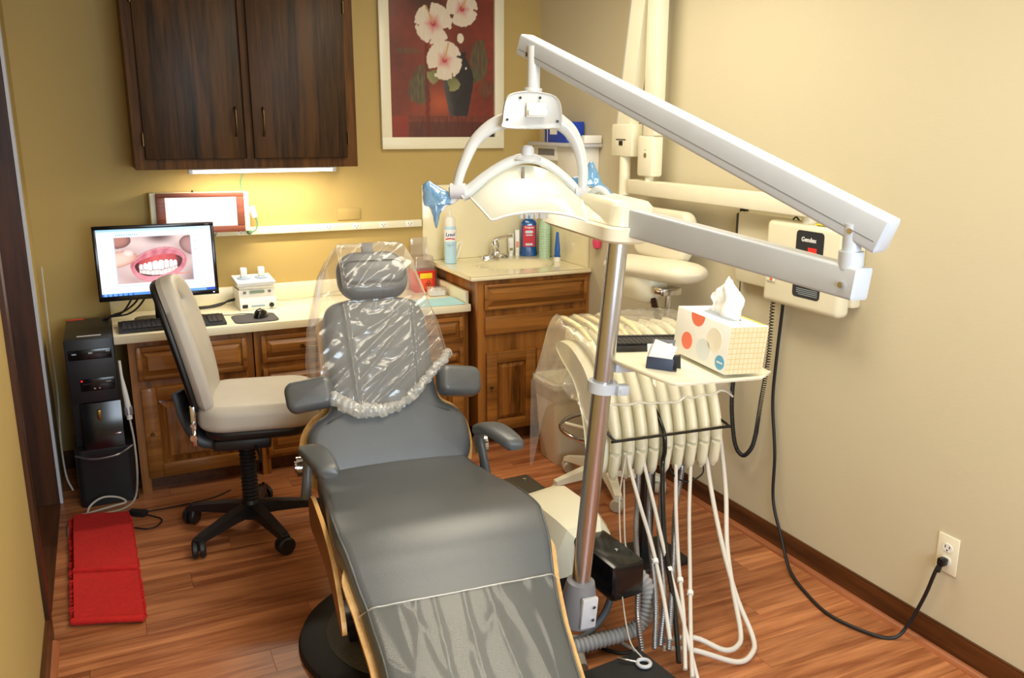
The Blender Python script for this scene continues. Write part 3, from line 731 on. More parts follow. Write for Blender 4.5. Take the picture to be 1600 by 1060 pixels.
# scaler console
t = thing('scaler_console', 'white tabletop console with two white knobs on its lid', 'dental device', (.65, 4.385, DZ+.0005), rz=R(2))
part('base', G().loft([[(x, y, z) for x, y in ((-.088, yf), (.088, yf), (.088, .085), (-.088, .085))] for z, yf in ((0, -.085), (.004, -.088), (.04, -.086), (.075, -.066), (.098, -.062))]), M_WHITEP, t, 30)
part('lid', G().box(-.084, .084, -.064, .085, .099, .118, .004), M_WHITEP, t)
part('top', G().loft([[(-.094, -.075, .119), (.094, -.075, .119), (.094, .09, .135), (-.094, .09, .135)], [(-.092, -.073, .133), (.092, -.073, .133), (.092, .088, .150), (-.092, .088, .150)]]), M_LGREY, t)
for x in (-.043, .043):
    k = part('knob_base', G().cyl((x, .02, .140), (x, .02, .1475), .034, n=28), pm('console_blue', (160, 178, 204), .4) if x < 0 else bpy.data.materials['console_blue'], t)
    part('knob', G().box(x-.015, x+.015, .008, .038, .1475, .195, .005), M_WHITEP, k)
part('display', G().box(-.035, .035, -.07, -.065, .08, .094), M_LCD, t, 0)
part('button', G().box(-.067, -.053, -.071, -.066, .08, .092, .002), M_GREYP, t)
part('button', G().box(.053, .067, -.071, -.066, .08, .092, .002), M_GREYP, t)
part('socket', G().box(-.078, -.052, -.092, -.086, .012, .03, .002), M_BLACKP, t)
part('dial', G().cyl((.062, -.087, .021), (.062, -.096, .021), .011, n=18), M_BLACKP, t)
part('print', G().box(-.035, .03, -.0884, -.087, .016, .024), pm('console_print', (150, 176, 206), .5), t, 0)
tag(part('console_cable', G().tube([(.57, 4.43, DZ+.04), (.53, 4.44, DZ+.03), (.48, 4.42, DZ+.012), (.40, 4.41, DZ+.008), (.30, 4.42, DZ+.008)], .005, 8).tube([(.57, 4.45, DZ+.03), (.5, 4.46, DZ+.016), (.42, 4.44, DZ+.008), (.33, 4.45, DZ+.008)], .004, 8), M_BLACKC), 'black cables running from the white console behind the monitor', 'cable')
tag(part('wall_cable', G().tube([(.75, 4.44, DZ+.02), (.80, 4.46, DZ+.005), (.9, 4.46, DZ+.005), (1.02, 4.475, DZ+.02), (1.15, 4.48, DZ+.03)], .0022, 6), M_GREYC), 'thin pale cable along the desk backsplash', 'cable')
for i, (dx, dz) in enumerate(((0, 0), (.03, .02), (.06, -.01))):
    tag(part('monitor_cable', G().tube([(.14+dx, 4.27, 1.0+dz), (.09+dx, 4.30, .87), (.04+dx*.6, 4.34, .79+dz*.5), (-.025-.008*i, 4.36, .76), (-.034-.006*i, 4.36+.02*i, .66), (-.038, 4.38+.02*i, .5)], .0045, 8), M_BLACKC), 'black cable drooping from the monitor over the desk end', 'cable', 'cables behind the monitor')
# sharps box, clear organiser, paper
t = thing('sharps_container', 'red sharps container with clear lid and yellow biohazard label', 'sharps box', (1.552, 4.435, DZ+.0005))
part('bin', G().loft([[(x*k, y*k*.75, z) for x, y in rrect(.13, .13, .015)] for z, k in ((0, .86), (.004, .9), (.105, 1.0), (.108, 1.02), (.114, 1.02), (.116, .98))]), M_RED, t)
part('yellow_label', G().box(-.03, .04, -.0505, -.0485, .075, .104, .0004), M_YEL, t)
part('biohazard_label', G().box(-.03, .04, -.0495, -.0465, .018, .073, .0004), M_ORL, t)
part('biohazard_mark', G(Matrix.Translation((.018, -.0502, .048)) @ Matrix.Rotation(R(90), 4, 'X')).tube([(.009*math.cos(a), .009*math.sin(a)+.004, 0) for a in [i*R(40) for i in range(9)]], .0012, 5, 2, True).tube([(.009*math.cos(a)-.008, .009*math.sin(a)-.008, 0) for a in [i*R(40) for i in range(9)]], .0012, 5, 2, True).tube([(.009*math.cos(a)+.008, .009*math.sin(a)-.008, 0) for a in [i*R(40) for i in range(9)]], .0012, 5, 2, True), M_BLACKP, t)
part('clear_lid', G().loft([[(x*k, y*k*.75, z) for x, y in rrect(.125, .125, .015)] for z, k in ((.116, 1.0), (.165, .92), (.19, .86), (.195, .8))]), M_CLEARP, t)
part('lid_flap', G().box(-.05, .045, .035, .04, .195, .29, .001), M_CLEARP, t)
t = thing('clear_organiser', 'small clear plastic box with white tray beside the sharps container', 'box', (1.575, 4.28, DZ+.0005))
part('shell', G().box(-.045, .045, -.035, .035, 0, .048, .003), M_CLEARP, t)
part('divider', G().box(-.04, .04, -.03, .03, .002, .03, .002).box(-.018, -.016, -.03, .03, .03, .044).box(.012, .014, -.03, .03, .03, .044), M_WHITEP, t)
t = thing('blue_bib', 'pale blue paper sheet lying on the right end of the desk', 'paper', (1.52, 4.11, DZ+.0008))
part('sheet', G().grid(lambda u, v: (-.13+.24*u, -.10+.2*v-.02*u, .0008+.012*max(0, u-.75)**1.3*(1+v)), 10, 8), M_PAPERB, t, 60)
# ------------------------------------------------------------------ computer tower and box below
t = thing('floor_bin', 'black box with a curved silver lip standing on the floor under the computer tower', 'cabinet', (-.095, 4.18, 0))
part('body', G().loft([[(x, y-.02*s_, z) for x, y in rrect(.236+.0*s_, .40, .03)] for z, s_ in ((0, 0), (.20, 0), (.255, .6), (.268, .6))]), M_BLACKP, t)
part('lip', G().tube([(-.115, -.20, .245), (-.06, -.232, .235), (0, -.242, .235), (.06, -.236, .243), (.115, -.20, .262)], .006, 8), pm('silver_lip', (130, 130, 134), .25, .8), t)
t = thing('computer_tower', 'black desktop computer tower with card slots beside the desk', 'computer', (-.107, 4.02, .2695))
part('case', G().box(-.095, .095, 0, .42, 0, .487, .004), M_BLACKP, t)
part('front_upper', G().box(-.097, .097, -.018, 0, .2, .485, .006), M_BLACKP, t)
part('front_lower', G().loft([[(x, y, z) for x, y in ((-.06, 0), (-.06, -.02-d_), (.0, -.028-d_), (.098, -.02-d_), (.098, 0))] for z, d_ in ((.0, .03), (.06, .035), (.14, .012), (.2, .0))]), M_BLACKG, t, 40)
part('optical_drive', G().box(-.085, .085, -.022, -.018, .395, .44, .002), M_BLACKG, t)
part('drive_print', G().box(-.07, -.052, -.0226, -.022, .42, .426).box(-.006, .01, -.0226, -.022, .42, .428).box(.062, .078, -.0226, -.022, .424, .432), M_GREYI, t, 0)
part('card_reader', G().box(-.05, .085, -.021, -.018, .255, .31, .002).box(-.04, .075, -.0222, -.021, .285, .29), M_BLACKG, t)
part('power_led', G().cyl((-.044, -.022, .302), (-.044, -.0185, .302), .004, n=10), M_LED, t)
part('port_print', G().box(.0, .008, -.0225, -.021, .262, .268).box(.02, .026, -.0225, -.021, .262, .268).box(.05, .07, -.0225, -.021, .290, .294), M_GREYI, t, 0)
part('usb_stick', G().box(.0, .018, -.043, -.028, .125, .172, .003), M_BRASS, t)
part('badge', G().box(.06, .088, -.062, -.058, .06, .066, .001), M_CHROME, t)
part('front_label', G().box(-.045, .05, .025, .045, .487, .4878), M_LGREY, t, 0)
part('red_sticker', G().box(-.092, -.02, .39, .415, .487, .4878), M_RED, t, 0)
# intraoral camera wand with cable
t = thing('camera_wand', 'white intraoral camera wand with grey cable hanging beside the cherry desk cabinet', 'wand', (.018, 4.005, .375))
part('wand', G().tube([(-.014, 0, .27), (-.012, 0, .2), (-.006, 0, .13), (0, 0, .06), (.002, 0, .0)], [.006, .006, .011, .013, .012], 12), M_WHITEP, t)
part('holder', G().box(-.016, .018, -.012, .02, .02, .06, .004), M_GREYP, t)
part('cable', G().tube([(.002, 0, .0), (.010, -.03, -.10), (.008, -.05, -.24), (-.01, -.02, -.363), (-.056, -.11, -.369), (-.134, -.13, -.37), (-.225, -.135, -.37), (-.266, -.19, -.37), (-.275, -.27, -.37), (-.27, -.32, -.369), (-.274, -.25, -.362), (-.255, -.15, -.36), (-.18, -.115, -.36), (-.1, -.10, -.355), (-.05, -.09, -.35), (-.08, -.07, -.33), (-.14, -.07, -.32), (-.19, -.09, -.34), (-.21, -.125, -.37)], .0045, 8, 8), M_GREYC, t)
t = thing('inline_adapter', 'black inline power adapter with looped cord on the floor behind the red mat', 'adapter', (.01, 3.80, .0))
part('case', G(Matrix.Rotation(R(-35), 4, 'Z')).box(-.04, .04, -.018, .018, .001, .026, .006), M_BLACKP, t)
part('cable', G().tube([(.035, -.025, .008), (.07, -.06, .006), (.09, -.10, .006), (.07, -.15, .006), (.03, -.165, .006), (-.02, -.13, .006)], .003, 6).tube([(.04, .01, .008), (.15, .02, .006), (.3, .04, .006), (.4, .1, .006)], .003, 6), M_BLACKC, t)
# cables on the left by the frame
tag(part('side_cable', G().tube([(-.27, 4.38, 1.02), (-.272, 4.36, .7), (-.265, 4.28, .45), (-.272, 4.2, .25), (-.262, 4.1, .12), (-.24, 4.06, .06)], .004, 6), M_GREYC), 'thin grey cable dropping down the left wall behind the computer tower', 'cable')
# red folded mat
t = thing('folded_red_mat', 'red woven mat folded in half lying on the wood floor', 'mat', (-.125, 3.38, 0))
def mat_sheet(z0, y0, y1, sk, lift, cx=0):
    def fn(u, v):
        y = y0+(y1-y0)*v; x = cx+(-.108+.216*u)+(y)*-.022
        z = z0+lift*v*0+.003*noise.noise((x*14, y*9, z0*40))+.004*math.sin(v*math.pi)
        return (x, y-(u-.5)*.07, z)
    return fn
def slab(fn, th, nu=10, nv=20):
    g = G(); top = [fn(i/nu, j/nv) for i in range(nu+1) for j in range(nv+1)]
    g.grid(fn, nu, nv); g.grid(lambda u, v: (Vector(fn(u, v))-Vector((0, 0, th))), nu, nv)
    ed = [(i/nu, 0) for i in range(nu+1)]+[(1, j/nv) for j in range(1, nv+1)]+[(i/nu, 1) for i in range(nu-1, -1, -1)]+[(0, j/nv) for j in range(nv-1, 0, -1)]
    g.loft([[fn(*e) for e in ed], [Vector(fn(*e))-Vector((0, 0, th)) for e in ed]], False)
    return g
part('lower_layer', slab(mat_sheet(.013, -.44, .44, 0, 0), .01), M_REDRUG, t, 60)
part('middle_layer', slab(mat_sheet(.025, -.435, .435, 0, 0), .009), M_REDRUG, t, 60)
part('upper_layer', slab(mat_sheet(.037, -.09, .43, 0, 0, .004), .009), M_REDRUG, t, 60)
part('fold', G().tube([(-.105, -.405, .018), (0, -.442, .020), (.115, -.482, .018)], .0125, 10, 4), M_REDRUG, t, 60)
part('fold', G().tube([(-.103, -.058, .033), (.0, -.093, .035), (.114, -.128, .033)], .011, 10, 4), M_REDRUG, t, 60)
fr = G()
for i in range(60):
    y = -.42+i*.0142
    fr.box(-.116-y*.022-.004*random.random()-.004, -.106-y*.022, y+.033, y+.036, .004, .012+.02*random.random())
    fr.box(.106-y*.022, .116-y*.022+.004*random.random(), y-.036, y-.033, .004, .012+.02*random.random())
o = part('fringe', fr, M_REDRUG, t, 0); o['kind'] = 'stuff'

# ------------------------------------------------------------------ office chair
def caster(g, x, y, a, r=.03, w_=.024):
    M0 = g.M; g.M = M0 @ Matrix.Translation((x, y, r)) @ Matrix.Rotation(a, 4, 'Z')
    for sx in (-1, 1):
        g.lathe([(.006, 0)], n=3) if 0 else None
        rings = []
        for q in [(r*.7, .004), (r, .006), (r, .02), (r*.85, .026), (r*.3, .027)]:
            rings.append([(sx*q[1], q[0]*math.cos(2*math.pi*i/20), q[0]*math.sin(2*math.pi*i/20)) for i in range(20)])
        g.loft(rings)
    g.cyl((0, 0, 0), (0, 0, r*1.5), .006, n=8).box(-.006, .006, -.012, .012, -.004, r*.95, .003)
    g.M = M0
    return g
t = thing('office_chair', 'greige vinyl office chair with black five-star base facing the dental chair', 'chair', (.44, 3.46, 0), rz=R(-11))
base = part('hub', G().lathe([(.04, .06), (.042, .075), (.036, .13), (.03, .14)], n=20), M_BLACKP, t)
for k in range(5):
    a = R(215+11+72*k); ca, sa = math.cos(a), math.sin(a)
    g = G(); rings = []
    for d_, wd, zt, zb in ((.02, .03, .125, .075), (.10, .026, .118, .075), (.2, .022, .1, .068), (.27, .02, .086, .06), (.295, .018, .078, .056)):
        rings.append([(d_*ca-s_*wd*sa, d_*sa+s_*wd*ca, z) for s_, z in ((-1, zb), (1, zb), (.85, zt), (-.85, zt))])
    g.loft(rings)
    lg = part('leg', g, M_BLACKP, t, 50)
    part('caster', caster(G(), .28*ca, .28*sa, a+R(40*(k % 3-1)), .036), M_BLACKP, lg, 40)
g = G()
for i in range(14):
    z = .14+i*.017; g.lathe([(.026, z), (.034, z+.006), (.034, z+.009), (.026, z+.016)], n=20)
part('bellows', g, M_BLACKP, t, 30)
part('mechanism', G().box(-.12, .10, -.09, .09, .385, .43, .01).cyl((0, 0, .36), (0, 0, .4), .03), M_BLACKP, t)
part('lever', G().tube([(.03, -.06, .40), (.05, -.14, .395), (.06, -.2, .375)], .006, 8), M_BLACKP, t)
part('seat_pan', G().pillow(rrect(.42, .42, .1, cx=.06, cy=.05), .445, .49, .012, rb=.03), M_BLACKP, t)
part('seat_cushion', G().pillow(rrect(.47, .45, .12, 8, cx=.06, cy=.05), .485, .59, .04, .006, 6, .03), M_GREIGE, t, 60)
# backrest: a curved padded panel with a hand slot near the top
BK = Matrix.Translation((-.182, .03, .555)) @ Matrix.Rotation(R(-13), 4, 'Y')
def back_out(): return [(-.15, .0), (-.185, .06), (-.2, .18), (-.195, .34), (-.165, .45), (-.10, .51), (0, .525), (.10, .51), (.165, .45), (.195, .34), (.2, .18), (.185, .06), (.15, .0), (0, -.015)]
def panel_with_slot(z0, z1, crownw, curve, sc=1.0):
    """padded panel with an oval slot; local x = width, y = height, z = thickness towards the sitter"""
    out = [(p.x*sc, p.y*sc+.26*(1-sc)) for p in cr([Vector((a, b, 0)) for a, b in back_out()], 6, True)]
    n = len(out)
    slot = []
    for (a, b) in out:
        th = math.atan2(b-.30, a); slot.append((.075*math.cos(th), .425+.022*math.sin(math.atan2(b-.425, a*1.0))))
    def ring(f, z): return [(o[0]+(s_[0]-o[0])*f, o[1]+(s_[1]-o[1])*f, z) for o, s_ in zip(out, slot)]
    h = z1-z0
    R_ = [ring(0, z0+h*.3), ring(0, z0+h*.65), ring(.03, z0+h*.88), ring(.1, z1), ring(.4, z1+crownw), ring(.8, z1), ring(.95, z1-h*.15), ring(1, z1-h*.4), ring(1, z0+h*.2), ring(.9, z0), ring(.5, z0), ring(.06, z0), ring(0, z0+h*.3)]
    bend = lambda p: (p[2]-curve*(p[0]/.2)**2*-1, p[0], p[1])
    return G(BK).loft([[bend(p) for p in r_] for r_ in R_], False)
part('backrest', panel_with_slot(.012, .075, .008, .03), M_GREIGE, t, 60)
part('back_shell', panel_with_slot(-.012, .013, .0, .03, .97), M_BLACKP, t, 60)
part('back_bar', G().tube([(-.05, 0, .41), (-.16, 0, .42), (-.215, 0, .50), (-.245, 0, .62)], [.02, .02, .018, .015], 8, sx=2.2), M_BLACKP, t)
part('hinge_bracket', G().box(-.19, -.17, -.15, -.12, .44, .60, .004), M_CHROME, t)
part('hinge_knob', G().cyl((-.18, -.15, .48), (-.18, -.17, .48), .014, n=14).cyl((-.18, -.15, .53), (-.18, -.168, .53), .009, n=12), M_CHROME, t)

# ------------------------------------------------------------------ dental chair
CH = thing('dental_chair', 'grey vinyl dental treatment chair with plywood shells', 'dental chair', (.84, 2.70, 0), rz=R(-5))
ZP = [(-1.22, .14), (-1.05, .245), (-.92, .33), (-.82, .40), (-.74, .465), (-.67, .525), (-.58, .557), (-.48, .555), (-.35, .54), (-.2, .515), (-.05, .497), (.1, .49)]
WP = [(-1.22, .238), (-.87, .256), (-.77, .272), (-.70, .29), (-.58, .307), (-.45, .305), (-.2, .287), (.05, .27), (.1, .268)]
prof = cr([Vector((0, a, b)) for a, b in ZP], 5)
def seatN(i):
    d = (prof[min(i+1, len(prof)-1)]-prof[max(i-1, 0)]).normalized(); return Vector((0, -d.z, d.y))
def seat_rings(th, extra, off, r, crown=.006):
    rings = []
    for i, p in enumerate(prof):
        if not (extra[1] <= p.y <= extra[2]): continue
        W = interp(p.y, WP)+extra[0]; N = seatN(i); sec = []
        for q in range(9): # bottom left corner .. top
            pass
        pts = []
        for s_, k in ((-1, 0), (1, 1)):
            for q in range(6):
                a = math.pi/2*q/5
                if k == 0: pts.append((-W+r*(1-math.sin(a)), off-r+r*math.cos(a)*1 if 0 else off-r*(1-math.cos(math.pi/2-a)) ))
        top = [(-W+r*(1-math.cos(a)), off-r*(1-math.sin(a))) for a in [math.pi/2*q/5 for q in range(6)]]
        inner = [(-W*.5, off+crown), (0, off+crown*1.4), (W*.5, off+crown)]
        topr = [(-a, b) for a, b in reversed(top)]
        rb = r*.5
        botr = [(W-rb*(1-math.cos(a)), off-th+rb*(1-math.sin(a))) for a in [math.pi/2*q/3 for q in range(4)]]
        botl = [(-a, b) for a, b in reversed(botr)]
        sec = top+inner+topr+botr+botl
        rings.append([(x, p.y+N.y*h, p.z+N.z*h) for x, h in sec])
    return rings
part('seat_cushion', G().loft(seat_rings(.095, (0, -1.2, .09), 0, .032)), M_VINYL, CH, 60)
# piping along both edges of the leg section
for s_ in (-1, 1):
    pts = [Vector((s_*(interp(p.y, WP)-.012), p.y, p.z))+seatN(i)*-.006 for i, p in enumerate(prof) if -1.18 < p.y < -.35]
    part('piping', G().tube(pts[::2], .0035, 6, 2), M_VINYL, CH, 60)
# plywood shell under the leg section and the seat side panels
def shell(y0, y1, extra, o0, o1):
    rings = []
    for i, p in enumerate(prof):
        if not (y0 <= p.y <= y1): continue
        W = interp(p.y, WP)+extra*sst(y1, y1-.12, p.y)-.02*sst(y1-.12, y1, p.y); N = seatN(i)
        rings.append([(x, p.y+N.y*h, p.z+N.z*h) for x, h in ((-W, o0), (W, o0), (W, o1), (-W, o1))])
    return G().loft(rings)
part('leg_shell', shell(-1.21, -.60, .019, -.046, -.06), M_PLYE, CH, 40)
def side_panel(x0, x1):
    top = [(-.08, .44), (-.15, .495), (-.3, .505), (-.45, .50), (-.58, .47), (-.68, .40), (-.715, .35)]
    bot = [(-.69, .33), (-.6, .36), (-.45, .39), (-.25, .38), (-.1, .37)]
    poly = [(p.x, p.y) for p in cr([Vector((a, b, 0)) for a, b in top+bot], 4, True)]
    g = G()
    g.loft([[(x0, a, b) for a, b in poly], [(x1, a, b) for a, b in poly]], False, mi=1)
    n = len(poly); c = (-.38, .43)
    for x in (x0, x1):
        g.add([(x, a, b) for a, b in poly]+[(x, *c)], [[i, (i+1) % n, n] for i in range(n)], 0)
    return g
part('side_panel', side_panel(-.318, -.305), [M_WALNUT, M_PLYE], CH, 30)
part('side_panel', side_panel(.295, .310), [M_WALNUT, M_PLYE], CH, 30).location = (0, 0, -.07)
part('under_frame', G().box(-.2, .2, -.55, .1, .30, .40, .01).box(-.13, .13, -.40, -.05, .05, .30, .015), M_BLACKP, CH)
part('lift_arm', G().box(-.26, -.10, -.33, -.2, .10, .14, .004).box(-.24, -.1, -.31, -.22, .05, .10, .003), pm('blue_black_metal', (34, 38, 54), .35, .3), CH)
part('base_rim', G().lathe([(.30, .001), (.385, .001), (.392, .01), (.385, .026), (.36, .034), (.3, .034)], (0, -.25, 0), n=64), pm('base_black', (22, 22, 23), .65), CH, 40)
part('base_inlay', G().lathe([(0.0, .036), (.302, .036), (.302, .03)], (0, -.25, 0), n=48), M_CARPET, CH, 40)
# backrest
ang = R(29.4)
BM = Matrix.Translation((0, .037, .498)) @ Matrix(((1, 0, 0), (0, math.sin(ang), -math.cos(ang)), (0, math.cos(ang), math.sin(ang)))).to_4x4()
half = [(0, -.035), (.16, -.035), (.25, -.03), (.283, .01), (.291, .08), (.282, .14), (.25, .18), (.208, .205), (.192, .25), (.19, .34), (.192, .46), (.186, .54), (.165, .59), (.11, .612), (0, .618)]
out = half+[(-a, b) for a, b in reversed(half[1:-1])]
outl = [(p.x, p.y) for p in cr([Vector((a, b, 0)) for a, b in out], 4, True)]
part('backrest', G(BM).pillow(outl, -.085, 0, .035, .006, 6, .02), M_VINYL, CH, 60)
shl = [(a*1.0+math.copysign(.016, a) if abs(a) > .01 else a, b-.005) for a, b in outl if b < .40]
shl = [p for p in outl]
lo = [(0, -.06), (.2, -.06), (.285, -.04), (.312, .03), (.314, .09), (.300, .15), (.262, .20), (.215, .24), (.205, .34), (.205, .46), (.19, .56), (0, .6)]
lo = lo+[(-a, b) for a, b in reversed(lo[1:-1])]
lo = [(p.x, p.y) for p in cr([Vector((a, b, 0)) for a, b in lo], 4, True)]
g = G(BM); g.pillow(lo, -.105, -.088, .003, 0, 2); part('back_shell', g, [M_PLYE], CH, 40)
# headrest and its strap
part('headrest', G(BM @ Matrix.Translation((.012, .705, .01)) @ Matrix.Rotation(R(-6), 4, 'X')).pillow(rrect(.262, .185, .075, 8), -.075, .01, .035, .008, 6), M_VINYL, CH, 60)
part('headrest_roll', G(BM @ Matrix.Translation((.012, .70, .018))).pillow(rrect(.235, .09, .044, 8), -.01, .02, .022, .004, 6), M_VINYL, CH, 60)
part('headrest_post', G(BM).box(-.045, .045, .5, .78, -.10, -.08, .003), M_CHROME, CH)
part('headrest_tab', G(BM).box(-.012, .03, .78, .835, -.045, -.02, .003), M_GREYP, CH)
# shoulder pads
for sx, y0 in ((-1, .265), (1, .262)):
    part('shoulder_pad', G(BM @ Matrix.Translation((sx*.268, y0, .02)) @ Matrix.Rotation(R(-6 if sx > 0 else 4), 4, 'Z') @ Matrix.Rotation(R(10*sx), 4, 'Y')).pillow(rrect(.165, .11, .035, 6), -.04, .035, .026, .004, 6), M_VINYL, CH, 60)
# arms
for sx in (-1, 1):
    A = [(-.300, .02, .585), (-.297, -.03, .606), (-.288, -.09, .612), (-.275, -.16, .605), (-.262, -.22, .592)] if sx < 0 else [(.305, .02, .588), (.316, -.03, .61), (.33, -.08, .616), (.35, -.14, .606), (.368, -.19, .59)]
    rings = []
    P = cr(A, 5)
    for i, p in enumerate(P):
        f = i/(len(P)-1); wd = .038*(.85+.3*math.sin(f*math.pi)); hh = .021
        if i in (0, len(P)-1): wd *= .8; hh *= .7
        rings.append([p+Vector((wd*math.copysign(abs(math.cos(a))**.7, math.cos(a)), 0, hh*math.copysign(abs(math.sin(a))**.7, math.sin(a)))) for a in [2*math.pi*j/16 for j in range(16)]])
    part('arm_pad', G().loft(rings), M_VINYL, CH, 60)
    part('arm_post', G().tube([(sx*.302, .01, .60), (sx*.303, .015, .56), (sx*.31, .0, .50), (sx*.318, -.01, .43)], [.018, .017, .016, .02], 10, sx=.8), M_VINYL, CH, 60)
    part('hinge_cap', G().cyl((sx*.30, .05, .52), (sx*.338, .05, .52), .035, n=24).cyl((sx*.338, .05, .52), (sx*.343, .05, .52), .02, n=20), M_CHROME, CH)

# plastic bag over the head of the chair
def bag_t0(x): # lower hem height for a lateral position
    return interp(x, [(-.27, .33), (-.21, .25), (-.12, .185), (-.03, .18), (.06, .20), (.15, .28), (.26, .385)])
BW = [(.17, .25), (.30, .262), (.40, .262), (.52, .245), (.62, .215), (.72, .185), (.78, .15), (.82, .10), (.835, .03)]
def bagf(u, v, front=True):
    x0 = (u*2-1)
    w0 = .262; tl = bag_t0(x0*.262); tt = tl+(.835-tl)*v
    W = interp(tt, BW); x = x0*W
    body = .052*(1-abs(x0)**2.2)+ (.02 if .6 < tt < .8 else .0)
    tight = sst(.40, .12, abs(x0)) * .0
    n1 = noise.noise((x*7+tt*16, (tt-x)*5, 3.3)); n2 = noise.noise((x*22+tt*9, tt*26-x*20, 8.1)); n3 = noise.noise((x*5+1, tt*55-x*40, 4.7))
    ax = x*.62-tt*.78; bx = x*.78+tt*.62
    c1 = (1-abs(noise.noise((ax*15, bx*1.7, 3))))**6; c2 = (1-abs(noise.noise((ax*22+3, bx*2.6, 7))))**8; c3 = math.exp(-((x+.115+.03*(tt-.5))/.008)**2)+.7*math.exp(-((x-.125-.05*(tt-.4))/.007)**2)*sst(.6, .5, tt)
    wr = .006*n1+.006*c1+.004*c2+.010*c3-.003
    surf = .016
    if .585 < tt < .83: surf = .016+.05*sst(.585, .63, tt)*sst(.83, .79, tt)*sst(.17, .13, abs(x-.012))
    z = max(surf+.003+.3*max(0, wr), surf*.75+body*.4+.006+wr) if front else -.13-.02*(1-abs(x0)**2)+wr*.6
    k = sst(1.0, .86, abs(x0)); z = z*k+(-.055)*(1-k)
    k2 = sst(1.0, .93, v); z = z*k2+(-.05)*(1-k2)
    return BM @ Vector((x, tt, z))
g = G(); g.grid(lambda u, v: bagf(u, v, True), 130, 150); g.grid(lambda u, v: bagf(u, v, False), 40, 50); g.sheet = True
bag = thing('headrest_cover_bag', 'clear plastic bag pulled over the head of the dental chair', 'plastic bag', CH.location, rz=R(-5))
part('film', g, M_FILM, bag, 180)
hem = []
for i in range(26):
    u = i/25; p = bagf(u, 0, True); hem.append(p+Vector((0, -.006, .004))+Vector((.004*noise.noise((u*20, 1, 1)), .006*noise.noise((u*23, 2, 1)), .01*noise.noise((u*17, 3, 1)))))
rr = [.016+.008*noise.noise((i*.9, 4, 2))+(.009 if 2 < i < 12 else 0) for i in range(26)]
g = G().tube(hem, rr, 16, 8)
for i, p in enumerate(g.v): g.v[i] = p+Vector((noise.noise(p*60)*.008, noise.noise(p*55+Vector((3, 1, 2)))*.006, noise.noise(p*50+Vector((7, 3, 2)))*.008))+Vector((noise.noise(p*150), noise.noise(p*150+Vector((5, 0, 0))), noise.noise(p*150+Vector((0, 5, 0)))))*.0055
part('hem', g, M_FILMH, bag, 40)
# clear cover on the foot end
def footf(u, v):
    yv = -1.2+v*(1.2-.775); j = 0
    for i, p in enumerate(prof):
        if p.y <= yv: j = i
    a, b = prof[j], prof[min(j+1, len(prof)-1)]; tt = (yv-a.y)/(b.y-a.y) if b.y != a.y else 0
    p = a.lerp(b, max(0, min(1, tt))); N = seatN(j)
    W = interp(yv, WP)+.006; x0 = u*2-1; x = x0*W
    drop = -.05*sst(.93, 1.0, abs(x0))
    wr = .002+.0035*max(0, noise.noise((x*7, yv*2.6, 2)))+.0015*noise.noise((x*16+yv*6, yv*5, 6))+.003*sst(.9, 1, v)*noise.noise((x*18, 1, 1))
    wr += .004*(1-abs(noise.noise((x*6+yv*5, yv*2.2-x*3, 3))))**10+.003*(1-abs(noise.noise((x*11, yv*3, 8))))**10
    wr *= sst(1, .9, abs(x0))
    h = .0095+max(0, wr)+drop
    return (x+math.copysign(.003, x0)*sst(.93, 1, abs(x0)), p.y+N.y*h, p.z+N.z*h)
g = G().grid(footf, 90, 60); g.sheet = True
ft = thing('foot_cover', 'clear plastic cover over the foot end of the dental chair', 'plastic cover', CH.location, rz=R(-5))
part('film', g, M_FILMY, ft, 180)
part('edge_band', G().tube([Vector(footf(u/20, 1)) for u in range(21)], .0018, 6, 2), M_FILMH, ft, 60)

# ------------------------------------------------------------------ pole with lamp arms (leans a little with its mount)
PB = Vector((1.128, 1.93, .339)); UP = Vector((.062, -.045, .997)).normalized()
PR = UP.to_track_quat('Z', 'Y').to_matrix()
xa = Vector((1, 0, 0)); xa = (xa-UP*xa.dot(UP)).normalized(); ya = UP.cross(xa)
PM = Matrix.Translation(PB) @ Matrix((xa, ya, UP)).transposed().to_4x4()
pole = thing('lamp_post', 'brushed steel post with folding enamel arms carrying the exam lamp', 'lamp post')
pole.matrix_world = PM
PI_ = PM.inverted()
W2 = lambda p: PI_ @ Vector(p)
part('pole', G().cyl((0, 0, .02), (0, 0, 1.045), .0265, n=36), M_STEEL, pole, 60)
part('socket', G().lathe([(.04, -.095), (.052, -.085), (.054, -.03), (.045, .02), (.04, .045), (.028, .05)], n=28), M_GREYP, pole)
part('socket_plate', G().box(-.022, .028, -.060, -.045, -.075, .02, .004), M_LGREY, pole)
part('bolt', G().cyl((.012, -.066, -.005), (.012, -.058, -.005), .005, n=10).cyl((.012, -.066, -.045), (.012, -.058, -.045), .005, n=10), M_CHROME, pole)
part('mount_arm', G().tube([(0, .0, -.08), (-.02, .05, -.11), (-.10, .2, -.12), (-.2, .3, -.08)], .028, 10), M_BLACKP, pole)
